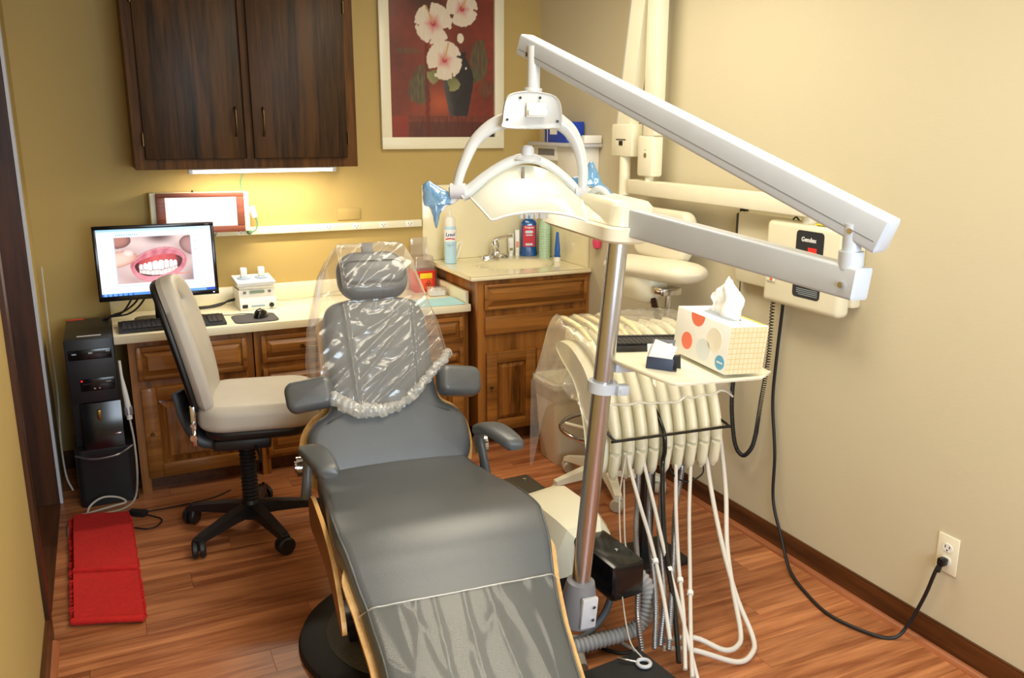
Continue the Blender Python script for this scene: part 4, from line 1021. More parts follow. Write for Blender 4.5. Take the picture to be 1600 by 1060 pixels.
# block on top of the post
part('hub_cap', G().loft([[(x, y+.13, z) for x, y in rrect(wx, wy, .035, 6)] for z, wx, wy in ((1.022, .11, .36), (1.03, .135, .385), (1.062, .145, .395), (1.066, .14, .39))]), M_IVORY, pole)
part('hub_cover', G().loft([[(x+.012, y+.13, z) for x, y in rrect(wx, wy, .035, 6)] for z, wx, wy in ((1.067, .13, .38), (1.115, .125, .37), (1.128, .105, .35), (1.13, .09, .33))]), M_IVORYS, pole)
part('hub_bolt', G().cyl((.02, -.062, 1.052), (.02, -.072, 1.052), .013, n=20).cyl((.02, -.072, 1.052), (.02, -.075, 1.052), .006, n=14), M_BLACKG, pole)
def beam(p0, p1, h0, h1, w_, upd, bev=.006):
    p0, p1 = Vector(p0), Vector(p1); d = (p1-p0).normalized(); sd = d.cross(upd).normalized(); u_ = sd.cross(d)
    rings = []
    for f in (0, .004, .996, 1):
        p = p0.lerp(p1, f); h = h0+(h1-h0)*f; ins = bev if f in (0, 1) else 0
        sec = rrect(w_-2*ins, h-2*ins, bev, 3)
        rings.append([p+sd*a+u_*b for a, b in sec])
    return G().loft(rings)
A0 = Vector((1.202, 1.86, 1.412)); A1 = Vector((1.279, 1.165, 1.358))
la = beam(A0, A1, .070, .062, .05, UP)
la.v = [W2(p) for p in la.v]; part('lower_arm', la, M_PALEB, pole, 40)
g = G().cyl((1.274, 1.195, 1.385), (1.274, 1.195, 1.418), .023, n=24).cyl((1.274, 1.195, 1.418), (1.273, 1.196, 1.47), .0175, n=24)
g.v = [W2(p) for p in g.v]; part('elbow', g, M_PALEB, pole)
B0 = Vector((1.298, 1.134, 1.450)); B1 = Vector((1.044, 2.138, 1.852))
ub = beam(B0, B1, .068, .052, .048, Vector((0, 0, 1))); ub.v = [W2(p) for p in ub.v]
part('upper_arm', ub, M_PALEB, pole, 40)
dd = (B1-B0).normalized(); sd = dd.cross(Vector((0, 0, 1))).normalized(); un = sd.cross(dd)
g = G()
for s_ in (-1, 1):
    g.loft([[B0.lerp(B1, f)+sd*s_*a+un*b for a, b in ((.0235, -.012*(1-.2*f)), (.0247, -.012*(1-.2*f)), (.0247, -.0135*(1-.2*f)), (.0235, -.0135*(1-.2*f)))] for f in (.01, .99)])
g.v = [W2(p) for p in g.v]; part('seam', g, M_GREYP, pole, 0)
g = G()
for f, dn in ((.055, -.016), (.955, -.012)):
    p = B0.lerp(B1, f)+un*dn
    g.cyl(p-sd*.027, p+sd*.027, .0055, n=12)
pp = Vector((1.275, 1.188, 1.356)); g.cyl(pp-Vector((.03, 0, 0)), pp+Vector((.034, 0, 0)), .006, n=12)
g.v = [W2(p) for p in g.v]; part('pivot_bolt', g, M_CHROME, pole)

# ------------------------------------------------------------------ the exam lamp head
LR = Vector((1.031, 2.088, 1.688))
lamp = thing('exam_lamp', 'white dental exam lamp with frosted reflector and yoke, switched on', 'lamp', LR, rz=R(-25.3))
part('stem', G().cyl((.014, 0, .042), (.014, 0, .155), .0165, n=24).cyl((.012, 0, .036), (.013, 0, .052), .024, n=24), M_PAINTG, lamp)
hb = [(-.058, -.05), (-.067, -.03), (-.06, .018), (-.045, .036), (.0, .043), (.055, .036), (.078, .022), (.086, -.005), (.086, -.038), (.075, -.05)]
hp = [(p.x, p.y) for p in cr([Vector((a, b, 0)) for a, b in hb], 4, True)]
rings = [[(a*k+.009*(1-k), y, b*k) for a, b in hp] for y, k in ((-.05, .9), (-.055, .96), (-.048, 1.0), (.048, 1.0), (.055, .96), (.05, .9))]
part('switch_box', G().loft(rings), M_PAINTG, lamp, 50)
part('switch', G().box(-.005, .045, -.064, -.054, -.022, .014, .003).box(.0, .048, -.076, -.064, -.018, -.002, .003), M_WHITEP, lamp)
part('screw', G().cyl((-.02, -.0575, .026), (-.02, -.053, .026), .0035, n=8).cyl((.03, -.0575, .026), (.03, -.053, .026), .0035, n=8).cyl((-.053, -.0575, -.028), (-.053, -.053, -.028), .0035, n=8).cyl((.075, -.0575, -.032), (.075, -.053, -.032), .0035, n=8), M_BLACKP, lamp)
ya_ = .0
L_ = [(-.055, ya_, -.03), (-.095, ya_, -.045), (-.14, ya_, -.085), (-.172, ya_, -.15), (-.188, ya_, -.2)]
R_ = [(.078, ya_, -.03), (.112, ya_, -.058), (.136, ya_, -.105), (.147, ya_, -.16), (.147, ya_, -.205)]
part('yoke_arm', G().tube(L_, [.021, .019, .016, .014, .013], 12), M_PAINTG, lamp, 60)
part('yoke_arm', G().tube(R_, [.021, .019, .016, .014, .013], 12), M_PAINTG, lamp, 60)
part('pivot', G().cyl((-.205, 0, -.213), (-.165, 0, -.213), .021, n=22).cyl((-.209, 0, -.213), (-.205, 0, -.213), .013, n=18), M_LGREY, lamp)
part('pivot', G().cyl((.128, 0, -.217), (.164, 0, -.217), .019, n=22), M_LGREY, lamp)
br = [(-.175, .0, -.222), (-.155, -.0, -.212), (-.105, -.0, -.17), (-.05, -.0, -.138), (0, 0, -.126), (.045, 0, -.138), (.09, 0, -.168), (.128, 0, -.205), (.14, 0, -.217)]
part('reflector_bracket', G().tube(br, [.02, .017, .014, .014, .014, .012, .011, .012, .014], 10, sx=1.0), M_PAINTG, lamp, 60)
part('bracket_knob', G().lathe([(.036, -.133), (.038, -.128), (.03, -.122), (.018, -.118), (.017, -.1), (.012, -.094), (.0, -.092)], n=24), M_LGREY, lamp)
glassm, gt, gn, gb = newmat('frosted_reflector')
gn.remove(gb); tlb = gn.new('ShaderNodeBsdfTranslucent'); tlb.inputs[0].default_value = (.93, .95, .88, 1)
dfb = gn.new('ShaderNodeBsdfDiffuse'); dfb.inputs[0].default_value = (.80, .80, .72, 1)
glb = gn.new('ShaderNodeBsdfGlossy'); glb.inputs['Roughness'].default_value = .18
m1 = gn.new('ShaderNodeMixShader'); m1.inputs[0].default_value = .5
m2 = gn.new('ShaderNodeMixShader'); m2.inputs[0].default_value = .14
gt.links.new(dfb.outputs[0], m1.inputs[1]); gt.links.new(tlb.outputs[0], m1.inputs[2])
gt.links.new(m1.outputs[0], m2.inputs[1]); gt.links.new(glb.outputs[0], m2.inputs[2]); gt.links.new(m2.outputs[0], gn['Material Output'].inputs[0])
def refl(u, v, th=0):
    x0 = u*2-1
    xl = -.155+(.155-.092)*v**1.6; xr = .142+.004*v
    x = xl+(xr-xl)*u
    zfar = -.145-.080*abs(x0)**1.9; znear = -.252-.022*abs(x0)**2
    f = v**.85
    z = zfar+(znear-zfar)*f+.012*math.sin(v*math.pi)
    y = .025-.175*v
    return (x, y+th*.4, z-th)
part('reflector', slab(lambda u, v: refl(u, v), .004, 36, 24), glassm, lamp, 60)
part('reflector_rim', G().tube([refl(0, v/10) for v in range(11)]+[refl(u/24, 1) for u in range(1, 25)]+[refl(1, 1-v/10) for v in range(1, 11)], .003, 6, 1), M_WHITEP, lamp, 60)
part('bulb', G().lathe([(0, -.215), (.009, -.21), (.011, -.195), (.009, -.182), (0, -.178)], (-.012, -.045, 0), n=14), emitmat('halogen', (255, 246, 226), 10), lamp)
part('bulb_bracket', G().cyl((-.012, -.02, -.15), (-.012, -.04, -.18), .005, n=8), M_CHROME, lamp)
g = G()
for i in range(6): g.box(-.02+i*.013, -.012+i*.013, -.10, -.09, -.275, -.235, .001)
part('louvre', g, M_LGREY, lamp)
pl_ = bpy.data.lights.new('lamp_bulb_light', 'POINT'); pl_.energy = .8; pl_.color = (1, .97, .92); pl_.shadow_soft_size = .012
po = bpy.data.objects.new('lamp_bulb_light', pl_); COL.objects.link(po); po.parent = lamp; po.location = (-.012, -.045, -.228)
part('handle', G().tube([(-.185, -.0, -.225), (-.205, -.0, -.24), (-.225, -.0, -.235), (-.25, .0, -.21), (-.27, 0, -.195)], [.009, .009, .01, .01, .008], 10).tube([(-.215, 0, -.235), (-.232, -.0, -.262)], [.010, .009], 10, smooth=False), M_PAINTG, lamp)
part('handle', G().tube([(.145, -.0, -.225), (.162, -.015, -.225), (.185, -.03, -.205), (.205, -.035, -.215), (.222, -.035, -.25)], [.008, .009, .01, .01, .011], 10), M_PAINTG, lamp)
def blob_film(name, outline, thick, seed, mat, par, off=(0, 0, 0)):
    """crumpled film sleeve: an outline in the x-z plane puffed out to both sides"""
    P = cr([Vector((a, 0, b)) for a, b in outline], 4, True); n = len(P); c = sum(P, Vector())/n
    rings = []
    for k, (f, y) in enumerate(((.05, -1), (.4, -1), (.75, -.8), (.95, -.4), (1, 0), (.95, .4), (.75, .8), (.4, 1), (.05, 1))):
        ring = []
        for p in P:
            q = c+(p-c)*f; q = q+Vector((0, y*thick, 0)); s_ = noise.noise(q*55+Vector((seed, 0, 0)))
            ring.append(q+Vector((.004*s_, .006*noise.noise(q*70+Vector((0, seed, 0))), .005*noise.noise(q*48+Vector((0, 0, seed)))))+Vector(off))
        rings.append(ring)
    return part(name, G().loft(rings), mat, par, 180)
lf = thing('handle_sleeve', 'crumpled blue film sleeve on the lamp handle above the disinfectant can', 'film sleeve', LR, rz=R(-25.3))
blob_film('film', [(-.278, -.195), (-.262, -.188), (-.235, -.2), (-.203, -.222), (-.2, -.245), (-.218, -.25), (-.232, -.27), (-.244, -.31), (-.252, -.29), (-.258, -.262), (-.275, -.25), (-.28, -.22)], .02, 3, M_FILMB, lf)
rf = thing('handle_sleeve', 'pointed blue film sleeve on the lamp handle above the ivory hub block', 'film sleeve', LR, rz=R(-25.3))
blob_film('film', [(.118, -.178), (.15, -.165), (.168, -.135), (.182, -.15), (.2, -.19), (.235, -.222), (.24, -.24), (.205, -.238), (.178, -.26), (.168, -.235), (.175, -.205), (.15, -.195), (.12, -.2)], .014, 9, M_FILMB, rf, (0, .02, 0))

# ------------------------------------------------------------------ tray on the post with its contents
TU = Vector((.070, -.045, .9965)).normalized()
tx = Vector((1, 0, 0)); tx = (tx-TU*tx.dot(TU)).normalized(); ty = TU.cross(tx)
TO = Vector((1.40, 1.86, 1.0225))
TM = Matrix.Translation(TO) @ Matrix((tx, ty, TU)).transposed().to_4x4()
tray = thing('accessory_tray', 'ivory accessory tray with cut corner clamped to the steel post', 'tray'); tray.matrix_world = TM
TI = TM.inverted()
poly = [(-.185, .06), (-.175, -.02), (-.165, -.15), (-.145, -.175), (.135, -.165), (.2, -.12), (.26, .22), (-.06, .24)]
poly = [(-.20, .03), (-.168, -.13), (-.15, -.17), (-.135, -.173), (.13, -.165), (.19, -.13), (.2, .21), (-.11, .22), (-.13, .2)]
rim = lambda f: [(a*f, b*f) for a, b in poly]
part('plate', G().prism(poly, 'z', -.010, -.004), M_IVORY, tray)
part('rim', G().tube([(a, b, -.004) for a, b in poly], .0045, 6, 3, True, smooth=False), M_IVORYS, tray, 60)
g = G(); cc = TI @ (PB+UP*.63)
g.loft([[(cc.x+.04*k*math.cos(a), cc.y+.04*k*math.sin(a), cc.z+z) for a in [2*math.pi*i/28 for i in range(28)]] for z, k in ((-.014, .68), (-.014, 1), (.014, 1), (.014, .68))], False, loop=True)
part('collar', g, M_PALEB, tray)
part('collar_lug', G().box(cc.x+.02, cc.x+.055, cc.y-.05, cc.y-.025, cc.z-.014, cc.z+.014, .003).cyl((cc.x+.03, cc.y-.053, cc.z), (cc.x+.03, cc.y-.045, cc.z), .006, n=10), M_PALEB, tray)
part('bracket', G().box(cc.x+.03, -.1, .0+cc.y-.012, cc.y+.012, -.035, -.010, .003).box(-.13, .02, -.02, .03, -.03, -.0105, .003), M_PALEB, tray)
# small black keyboard at the back of the tray
kb = keyboard('compact_keyboard', 'black compact keyboard at the back of the ivory tray', (0, 0, 0), 0, .26, .085, 15, 5)
kb.matrix_world = TM @ Matrix.Translation((-.02, .148, -.002)) @ Matrix.Rotation(R(-4), 4, 'Z')
# business card holder
ch = thing('card_holder', 'navy card holder with white cards on the ivory tray', 'card holder')
ch.matrix_world = TM @ Matrix.Translation((-.105, -.035, -.0035)) @ Matrix.Rotation(R(-38), 4, 'Z')
part('front', G().box(-.035, .035, -.028, -.025, 0, .032, .001), M_NAVY, ch)
part('back', G().prism([(-.03, 0), (.03, 0), (.032, .075), (-.028, .07)], 'y', .012, .015), M_GREYP, ch, 0)
part('foot', G().box(-.035, .045, -.025, .03, 0, .003, .001).prism([(.03, 0), (.055, 0), (.05, .035), (.03, .03)], 'y', .015, .03), M_BLACKP, ch)
part('card', G(Matrix.Rotation(R(14), 4, 'Y')).box(-.038, .022, -.02, -.017, .008, .072), M_PAPER, ch, 0)
part('card', G(Matrix.Rotation(R(-8), 4, 'Y')).box(-.03, .035, -.012, -.009, .006, .066), M_PAPER, ch, 0)
# tissue box
tb = thing('tissue_box', 'white tissue box with coral dots and a pulled-up tissue on the tray', 'tissue box')
pq = Vector((-.443, .888, 0)).normalized()
tb.matrix_world = Matrix.Translation(Vector((1.408, 1.699, 1.0187))+TU*.0035) @ Matrix((tx, ty, TU)).transposed().to_4x4() @ Matrix.Rotation(R(-1.2), 4, 'Z')
bw, bl, bh = .122, .235, .128   # near corner at the origin, width +x, length +y
m_grid, t_, n_, b_ = newmat('gold_grid_card')
tc_ = n_.new('ShaderNodeTexCoord'); bk = n_.new('ShaderNodeTexBrick'); bk.offset = 0; bk.inputs['Scale'].default_value = 1
bk.inputs['Color1'].default_value = (*s2l((222, 208, 172)), 1); bk.inputs['Color2'].default_value = (*s2l((216, 201, 162)), 1); bk.inputs['Mortar'].default_value = (*s2l((206, 182, 128)), 1)
bk.inputs['Brick Width'].default_value = .014; bk.inputs['Row Height'].default_value = .014; bk.inputs['Mortar Size'].default_value = .0012
sp = n_.new('ShaderNodeSeparateXYZ'); cb = n_.new('ShaderNodeCombineXYZ')
t_.links.new(tc_.outputs['Object'], sp.inputs[0]); t_.links.new(sp.outputs[0], cb.inputs[0]); t_.links.new(sp.outputs[2], cb.inputs[1])
t_.links.new(cb.outputs[0], bk.inputs['Vector']); t_.links.new(bk.outputs[0], b_.inputs['Base Color']); b_.inputs['Roughness'].default_value = .6
part('carton', G().box(0, bw, 0.0006, bl, 0, bh, .0015), M_PAPER, tb)
part('end_panel', G().box(.001, bw-.001, 0, .0012, .001, bh-.002), m_grid, tb, 0)
def disc(cy, cz, r, mat, name='dot', clip=None):
    pts = [(cy+r*math.cos(a), min(cz+r*math.sin(a), bh-.001)) for a in [2*math.pi*i/28 for i in range(28)]]
    part(name, G().prism(pts, 'x', -.0006, .0008), mat, tb, 0)
M_CORAL = pm('coral_print', (246, 128, 98), .6); M_PALED = pm('pale_dot', (226, 232, 234), .6); M_CREAMD = pm('cream_dot', (246, 240, 224), .6); M_BLUED = pm('blue_dot', (104, 178, 226), .6)
disc(.175, .045, .024, M_CORAL); disc(.14, .125, .03, M_CORAL); disc(.10, .04, .03, M_PALED); disc(.06, .078, .032, M_CREAMD); disc(.026, .026, .019, M_BLUED)
part('blue_lettering', G().box(-.0012, -.0005, .014, .038, .024, .028), M_WHITEI, tb, 0)
part('opening', G().prism(rrect(.05, .13, .024, cx=bw/2, cy=bl/2), 'z', bh-.0005, bh+.0006), M_GREYI, tb, 0)
part('top_band', G().box(bw-.012, bw-.004, .01, bl-.01, bh-.0005, bh+.0007), M_YEL, tb, 0)
def tissue(u, v):
    a = (u-.5); y = bl/2-.01+a*(.115-.02*v)+.018*v*math.sin(3*u+1); x = bw/2+.010*math.sin(u*9+v*3)*(.3+v)+.02*v*math.cos(u*5)
    z = bh-.01+v*(.075+.035*math.sin(u*math.pi)+.018*math.sin(u*6.5))
    return (x+.012*noise.noise((u*3, v*3, 1)), y+.01*noise.noise((u*3, v*3, 5)), z)
g = G().grid(tissue, 24, 16); g.grid(lambda u, v: (Vector(tissue(u, v))+Vector((.012*math.sin(u*5)+.010, .012, -.012*v))), 24, 16); g.sheet = True
part('tissue', g, pm('tissue_paper', (250, 250, 248), .9), tb, 180)

# ------------------------------------------------------------------ delivery unit with handpiece holders and hoses
du = thing('delivery_unit', 'ivory dental delivery unit with nine handpiece holders and hanging hoses', 'delivery unit', (1.74, 2.40, 0), rz=R(-5))
DI = Matrix.Rotation(R(5), 4, 'Z') @ Matrix.Translation((-1.74, -2.40, 0))
side = [(.42, .82), (.38, .85), (.28, .85), (.16, .80), (.08, .72), (.03, .62), (.01, .53), (.03, .45), (.08, .435), (.12, .48), (.16, .60), (.24, .72), (.36, .78)]
sp_ = [(p.x, p.y) for p in cr([Vector((a, b, 0)) for a, b in side], 4, True)]
part('housing', G().loft([[(x, a*k+.25*(1-k), b*k+.65*(1-k)) for a, b in sp_] for x, k in ((-.245, .95), (-.25, .985), (-.235, 1), (.235, 1), (.25, .985), (.245, .95))]), M_IVORY, du, 50)
hx = [-.205+i*.0515 for i in range(9)]
hold = [(.40, .882), (.28, .884), (.15, .84), (.055, .74), (.0, .62), (-.012, .54), (-.006, .47), (.006, .435)]
P = cr([Vector((0, a, b)) for a, b in hold], 5)
hm = None
for i, x in enumerate(hx):
    if hm is None:
        rings = []
        for j, p in enumerate(P):
            d = (P[min(j+1, len(P)-1)]-P[max(j-1, 0)]).normalized(); N = Vector((0, -d.z, d.y)); N = -N if N.z < 0 and N.y > 0 else N
            f = j/(len(P)-1); wd = .0175*(1-.15*f)*(sst(0, .06, f)*.4+.6)*(1-.35*sst(.9, 1, f)); th = .024*(1-.3*sst(.85, 1, f))
            rings.append([p+Vector((wd*math.cos(a), 0, 0))+N*(th*math.sin(a)) for a in [2*math.pi*q_/12 for q_ in range(12)]])
        o = part('handpiece_holder', G().loft(rings), M_IVORYS, du, 60); hm = o.data
    else:
        o = bpy.data.objects.new('handpiece_holder', hm); COL.objects.link(o); o.parent = du
    o.location = (x, 0, 0)
for i, x in enumerate(hx[:5]):   # handpieces lying in the holders
    part('handpiece', G().tube([(x, .52, .88), (x, .47, .912), (x, .44, .92), (x, .30, .915), (x, .2, .885)], [.006, .008, .010, .010, .009], 10), pm('handpiece_cream', (240, 226, 176), .35) if i == 0 else bpy.data.materials['handpiece_cream'], du)
part('hose_rail', G().tube([(-.225, .02, .605), (-.225, -.045, .595), (-.2, -.048, .592), (.2, -.048, .592), (.235, -.045, .592), (.235, .02, .60)], .0055, 8, 3), M_BLACKG, du)
HOS = {
 'h1': [(1.578, 2.368, .477), (1.56, 2.275, .387), (1.542, 2.173, .295), (1.499, 2.037, .189), (1.446, 1.918, .112)],
 'h2': [(1.643, 2.374, .471), (1.618, 2.275, .376), (1.583, 2.156, .271), (1.542, 2.003, .151), (1.486, 1.83, .03), (1.46, 1.76, .012)],
 'h4': [(1.787, 2.391, .464), (1.71, 2.275, .358), (1.618, 2.122, .233), (1.545, 1.986, .137), (1.455, 1.847, .05)],
 'h5': [(1.861, 2.402, .465), (1.756, 2.258, .331), (1.642, 2.088, .197), (1.549, 1.952, .11), (1.464, 1.823, .035)],
 'h6': [(1.94, 2.419, .471), (1.891, 2.309, .358), (1.839, 2.173, .23), (1.798, 2.037, .114), (1.776, 1.918, .03), (1.73, 1.867, .014), (1.656, 1.853, .014), (1.53, 1.904, .06), (1.43, 1.93, .08)],
 'h7': [(2.024, 2.433, .473), (1.956, 2.309, .346), (1.861, 2.173, .225), (1.797, 2.054, .13), (1.745, 1.943, .045), (1.699, 1.901, .03), (1.634, 1.891, .04), (1.552, 1.935, .08), (1.45, 1.95, .09)]}
TOP = Vector((0, .03, .03))
for k, v in HOS.items():
    r_ = .0085 if k in ('h6', 'h7') else .0068
    o = part('hose', G(DI).tube([Vector(v[0])+Vector((0, .02, .05))]+v, r_, 10, 6), M_WHITEC, du, 60)
    if k in ('h1', 'h2', 'h4', 'h5'):
        q_ = Vector(v[2]).lerp(Vector(v[3]), .35); d = (Vector(v[3])-Vector(v[2])).normalized()
        part('clip', G(DI).cyl(q_-d*.007, q_+d*.007, .0105, n=14), M_WHITEP, o)
part('hose', G(DI).tube([(1.722, 2.45, .66), (1.724, 2.39, .60), (1.722, 2.372, .53), (1.718, 2.375, .465), (1.645, 2.258, .354), (1.588, 2.156, .27), (1.521, 2.003, .156), (1.44, 1.86, .07)], .0085, 10), M_BLACKG, du, 60)
MET = [[(1.634, 2.42, .46), (1.634, 2.40, .43), (1.531, 2.25, .31), (1.436, 2.088, .246), (1.38, 2.0, .17), (1.36, 1.94, .085)],
       [(1.683, 2.42, .46), (1.683, 2.40, .43), (1.585, 2.25, .31), (1.47, 2.037, .19), (1.40, 1.93, .085)],
       [(1.741, 2.42, .46), (1.741, 2.40, .43), (1.627, 2.25, .30), (1.504, 2.037, .18), (1.42, 1.93, .09)],
       [(1.823, 2.42, .46), (1.823, 2.40, .42), (1.72, 2.29, .33), (1.597, 2.122, .23), (1.43, 1.9, .09)]]
def ribbed(pts, r, pitch=.0075, n=9):
    Q = cr(pts, 14); L = [0]
    for a_, b_ in zip(Q, Q[1:]): L.append(L[-1]+(b_-a_).length)
    m = int(L[-1]/pitch*2); out = []; rad = []
    for i in range(m+1):
        s_ = L[-1]*i/m; j = max(k_ for k_ in range(len(L)) if L[k_] <= s_+1e-9); j = min(j, len(Q)-2)
        out.append(Q[j].lerp(Q[j+1], (s_-L[j])/max(1e-9, L[j+1]-L[j]))); rad.append(r if i % 2 else r*.82)
    return out, rad
for v in MET:
    o_, r_ = ribbed(v, .0098)
    part('metal_hose', G(DI).tube(o_, r_, 10, 1, smooth=False), M_FLEX, du, 30)
part('syringe_wire', G(DI).tube([(1.552, 2.36, .54), (1.488, 2.292, .417), (1.393, 2.122, .284), (1.344, 2.037, .228), (1.30, 1.92, .15), (1.319, 1.88, .11)], .0025, 6).tube([(1.536, 2.343, .459), (1.447, 2.19, .331), (1.436, 2.156, .303)], .003, 6), M_GREYC, du, 60)
part('ground_wire', G(DI).tube([(1.758, 2.40, .45), (1.758, 2.351, .427), (1.805, 2.338, .404), (1.886, 2.36, .414), (1.91, 2.40, .45)], .003, 6), M_BLACKC, du, 60)
part('column', G(DI).box(1.745, 1.795, 2.52, 2.57, 0.02, .5, .006).box(1.62, 1.92, 2.44, 2.66, 0, .025, .008), M_BLACKP, du)
# plastic bag over the holders
def ubag(u, v):
    x = -.305+.57*u-.03*math.sin(v*math.pi)*max(0, .3-u); tt = v
    y, z = None, None
    path = [(.56, .62-.1*(1-u)), (.57, .78), (.53, .90), (.43, .925), (.28, .922), (.13, .872), (.03, .765), (.005, .70+.012*math.sin(u*9))]
    k = tt*(len(path)-1); i = min(int(k), len(path)-2); f = k-i
    P0, P1, P2, P3 = [Vector(path[max(0, min(len(path)-1, i+j))]) for j in (-1, 0, 1, 2)]
    p = .5*((2*P1)+(P2-P0)*f+(2*P0-5*P1+4*P2-P3)*f*f+(3*P1-P0-3*P2+P3)*f**3)
    n1 = noise.noise((x*9, tt*7, 2)); n2 = noise.noise((x*26+tt*8, tt*18, 5))
    e = sst(.0, .16, u)*sst(1, .94, u)
    z = p.y-(1-e)*(.24 if u < .5 else .05)*(.5+.5*sst(1, .4, tt))+.014*n1+.007*n2+.012*(1-e)*noise.noise((x*40, tt*14, 1))+.012*(1-abs(noise.noise((x*14+tt*3, tt*6-x*4, 1))))**6
    y = p.x-.02*(1-e)*(1 if u < .5 else 0)+.01*noise.noise((x*12, tt*9, 9))
    return (x+.012*noise.noise((tt*8, x*6, 4)), y-.012, z)
g = G().grid(ubag, 70, 70)
g.sheet = True
ub_ = thing('unit_cover_bag', 'wrinkled clear bag draped over the handpiece holders', 'plastic bag', du.location, rz=R(-5))
part('film', g, M_BAGY, ub_, 180)
part('hem', G().tube([Vector(ubag(i/24, 1))+Vector((0, -.002, 0)) for i in range(25)], .004, 6, 3), M_FILMH, ub_, 60)

# ------------------------------------------------------------------ assistant stool behind the unit
st = thing('assistant_stool', 'cream vinyl assistant stool with chrome foot ring and torso support', 'stool', (2.0, 3.20, 0))
part('seat_cushion', G().pillow(rrect(.40, .40, .19, 10), .68, .765, .038, .008, 6), M_CREAMV, st, 60)
part('seat_pan', G().lathe([(.17, .68), (.15, .66), (.05, .64), (.03, .62)], n=28), M_IVORYS, st)
part('column', G().cyl((0, 0, .36), (0, 0, .64), .018, n=20).cyl((0, 0, .1), (0, 0, .4), .026, n=20), M_CHROME, st)
part('foot_ring', G().tube([(.215*math.cos(a), .215*math.sin(a), .30) for a in [2*math.pi*i/24 for i in range(24)]], .011, 10, 2, True), M_CHROME, st, 60)
for k in range(3):
    a = R(20+120*k); part('ring_spoke', G().tube([(.02*math.cos(a), .02*math.sin(a), .27), (.2*math.cos(a), .2*math.sin(a), .30)], .009, 8, smooth=False), M_IVORY, st, 60)
for k in range(5):
    a = R(250+72*k); ca, sa = math.cos(a), math.sin(a); rings = []
    for d_, wd, zt, zb in ((.02, .032, .13, .075), (.12, .028, .118, .075), (.21, .022, .095, .066), (.265, .02, .08, .06)):
        rings.append([(d_*ca-s_*wd*sa, d_*sa+s_*wd*ca, z) for s_, z in ((-1, zb), (1, zb), (.8, zt), (-.8, zt))])
    lg = part('leg', G().loft(rings), M_IVORY, st, 50)
    part('caster', caster(G(), .25*ca, .25*sa, a+R(30*(k % 3-1)), .03), pm('caster_beige', (196, 188, 164), .5) if k == 0 else bpy.data.materials['caster_beige'], lg, 40)
# torso support: curved bar cushion over a shell, back pad, adjuster and post
arc = [(-.11, .10, .985), (-.02, -.03, .985), (.08, -.16, .99), (.13, -.33, 1.0), (.11, -.46, 1.01)]
rings = []
Pq = cr([(.075, .10, 1.045), (.085, -.0, 1.045), (.10, -.15, 1.05), (.115, -.30, 1.058), (.12, -.45, 1.065)], 6)
for i, p in enumerate(Pq):
    f = i/(len(Pq)-1); k = math.sqrt(max(.02, 1-(2*f-1)**6)); k *= (1 if 0 < i < len(Pq)-1 else .4)
    rings.append([p+Vector((.105*k*math.cos(a), 0, .048*k*math.sin(a))) for a in [2*math.pi*j/20 for j in range(20)]])
part('torso_cushion', G().loft(rings), M_CREAMV, st, 60)
part('torso_shell', G().pillow([(p[0]*.8, p[1]) for p in rrect(.2, .34, .09, 8, cx=.11, cy=-.06)], .90, 1.03, .02, 0, 4, .08), M_IVORYS, st, 60)
BM2 = Matrix.Translation((.19, -.10, 1.075)) @ Matrix.Rotation(R(-90), 4, 'Z') @ Matrix.Rotation(R(82), 4, 'X')
part('back_pad', G(BM2).pillow(rrect(.38, .22, .06, 6, cy=.11), -.02, .045, .025, .006, 5), M_CREAMV, st, 60)
part('adjuster', G().box(.04, .13, -.33, -.26, .965, .995, .003).box(.035, .04, -.32, -.28, .972, .988, .001), M_CHROME, st)
part('post', G().cyl((.09, -.295, .70), (.09, -.295, .98), .013, n=16).cyl((.09, -.295, .86), (.09, -.295, .88), .017, n=16), M_CHROME, st)
part('bracket', G().tube([(.03, -.02, .655), (.06, -.2, .66), (.085, -.28, .74), (.08, -.2, .93)], .014, 8, sx=1.6), pm('bronze_bracket', (70, 48, 36), .3, .6), st)

# ------------------------------------------------------------------ waste bin
wb = thing('waste_bin', 'cream plastic waste bin with a liner in front of the sink cabinet', 'bin', (2.04, 3.625, 0))
part('body', G().loft([[(x*k, y*k, z) for x, y in rrect(.30, .24, .03)] for z, k in ((.0, .80), (.005, .82), (.40, 1.0), (.40, 1.06), (.425, 1.06), (.425, .98), (.05, .80))], True), M_IVORYS, wb, 40)
part('liner', G().loft([[(x*k+.004*noise.noise((x*30, y*30, z*30)), y*k+.004*noise.noise((x*30, y*30, z*30+4)), z+.012*noise.noise((x*18, y*18, 2))) for x, y in rrect(.30, .24, .03)] for z, k in ((.33, 1.02), (.38, 1.06), (.43, 1.085), (.435, 1.0), (.36, .94))], False), M_CLEARP, wb, 180)
# ------------------------------------------------------------------ beam with cream cover beside the chair
bm_ = thing('floor_junction_beam', 'long black utility housing with an ivory faceted cover beside the dental chair', 'utility housing', (1.35, 2.45, 0), rz=R(2))
part('rear_arm', G().box(-.055, .06, .05, .36, .25, .33, .012), pm('dark_olive_plastic', (56, 54, 44), .35), bm_)
part('front_box', G().box(-.065, .06, -.42, -.05, .21, .335, .016), M_BLACKG, bm_)
part('screw', G().cyl((.02, .31, .33), (.02, .31, .333), .008, n=10).cyl((.01, -.33, .335), (.01, -.33, .338), .006, n=10), M_CHROME, bm_)
cs = [(-.13, .17), (-.135, .27), (-.09, .37), (.06, .385), (.11, .31), (.10, .17)]
cv = [[(x*k+.0, y, .25+(z-.25)*k) for x, z in cs] for y, k in ((-.2, .62), (-.17, .86), (-.12, 1.0), (.08, 1.0), (.15, .8), (.165, .6))]
part('cover', G().loft(cv), M_IVORYS, bm_, 25)
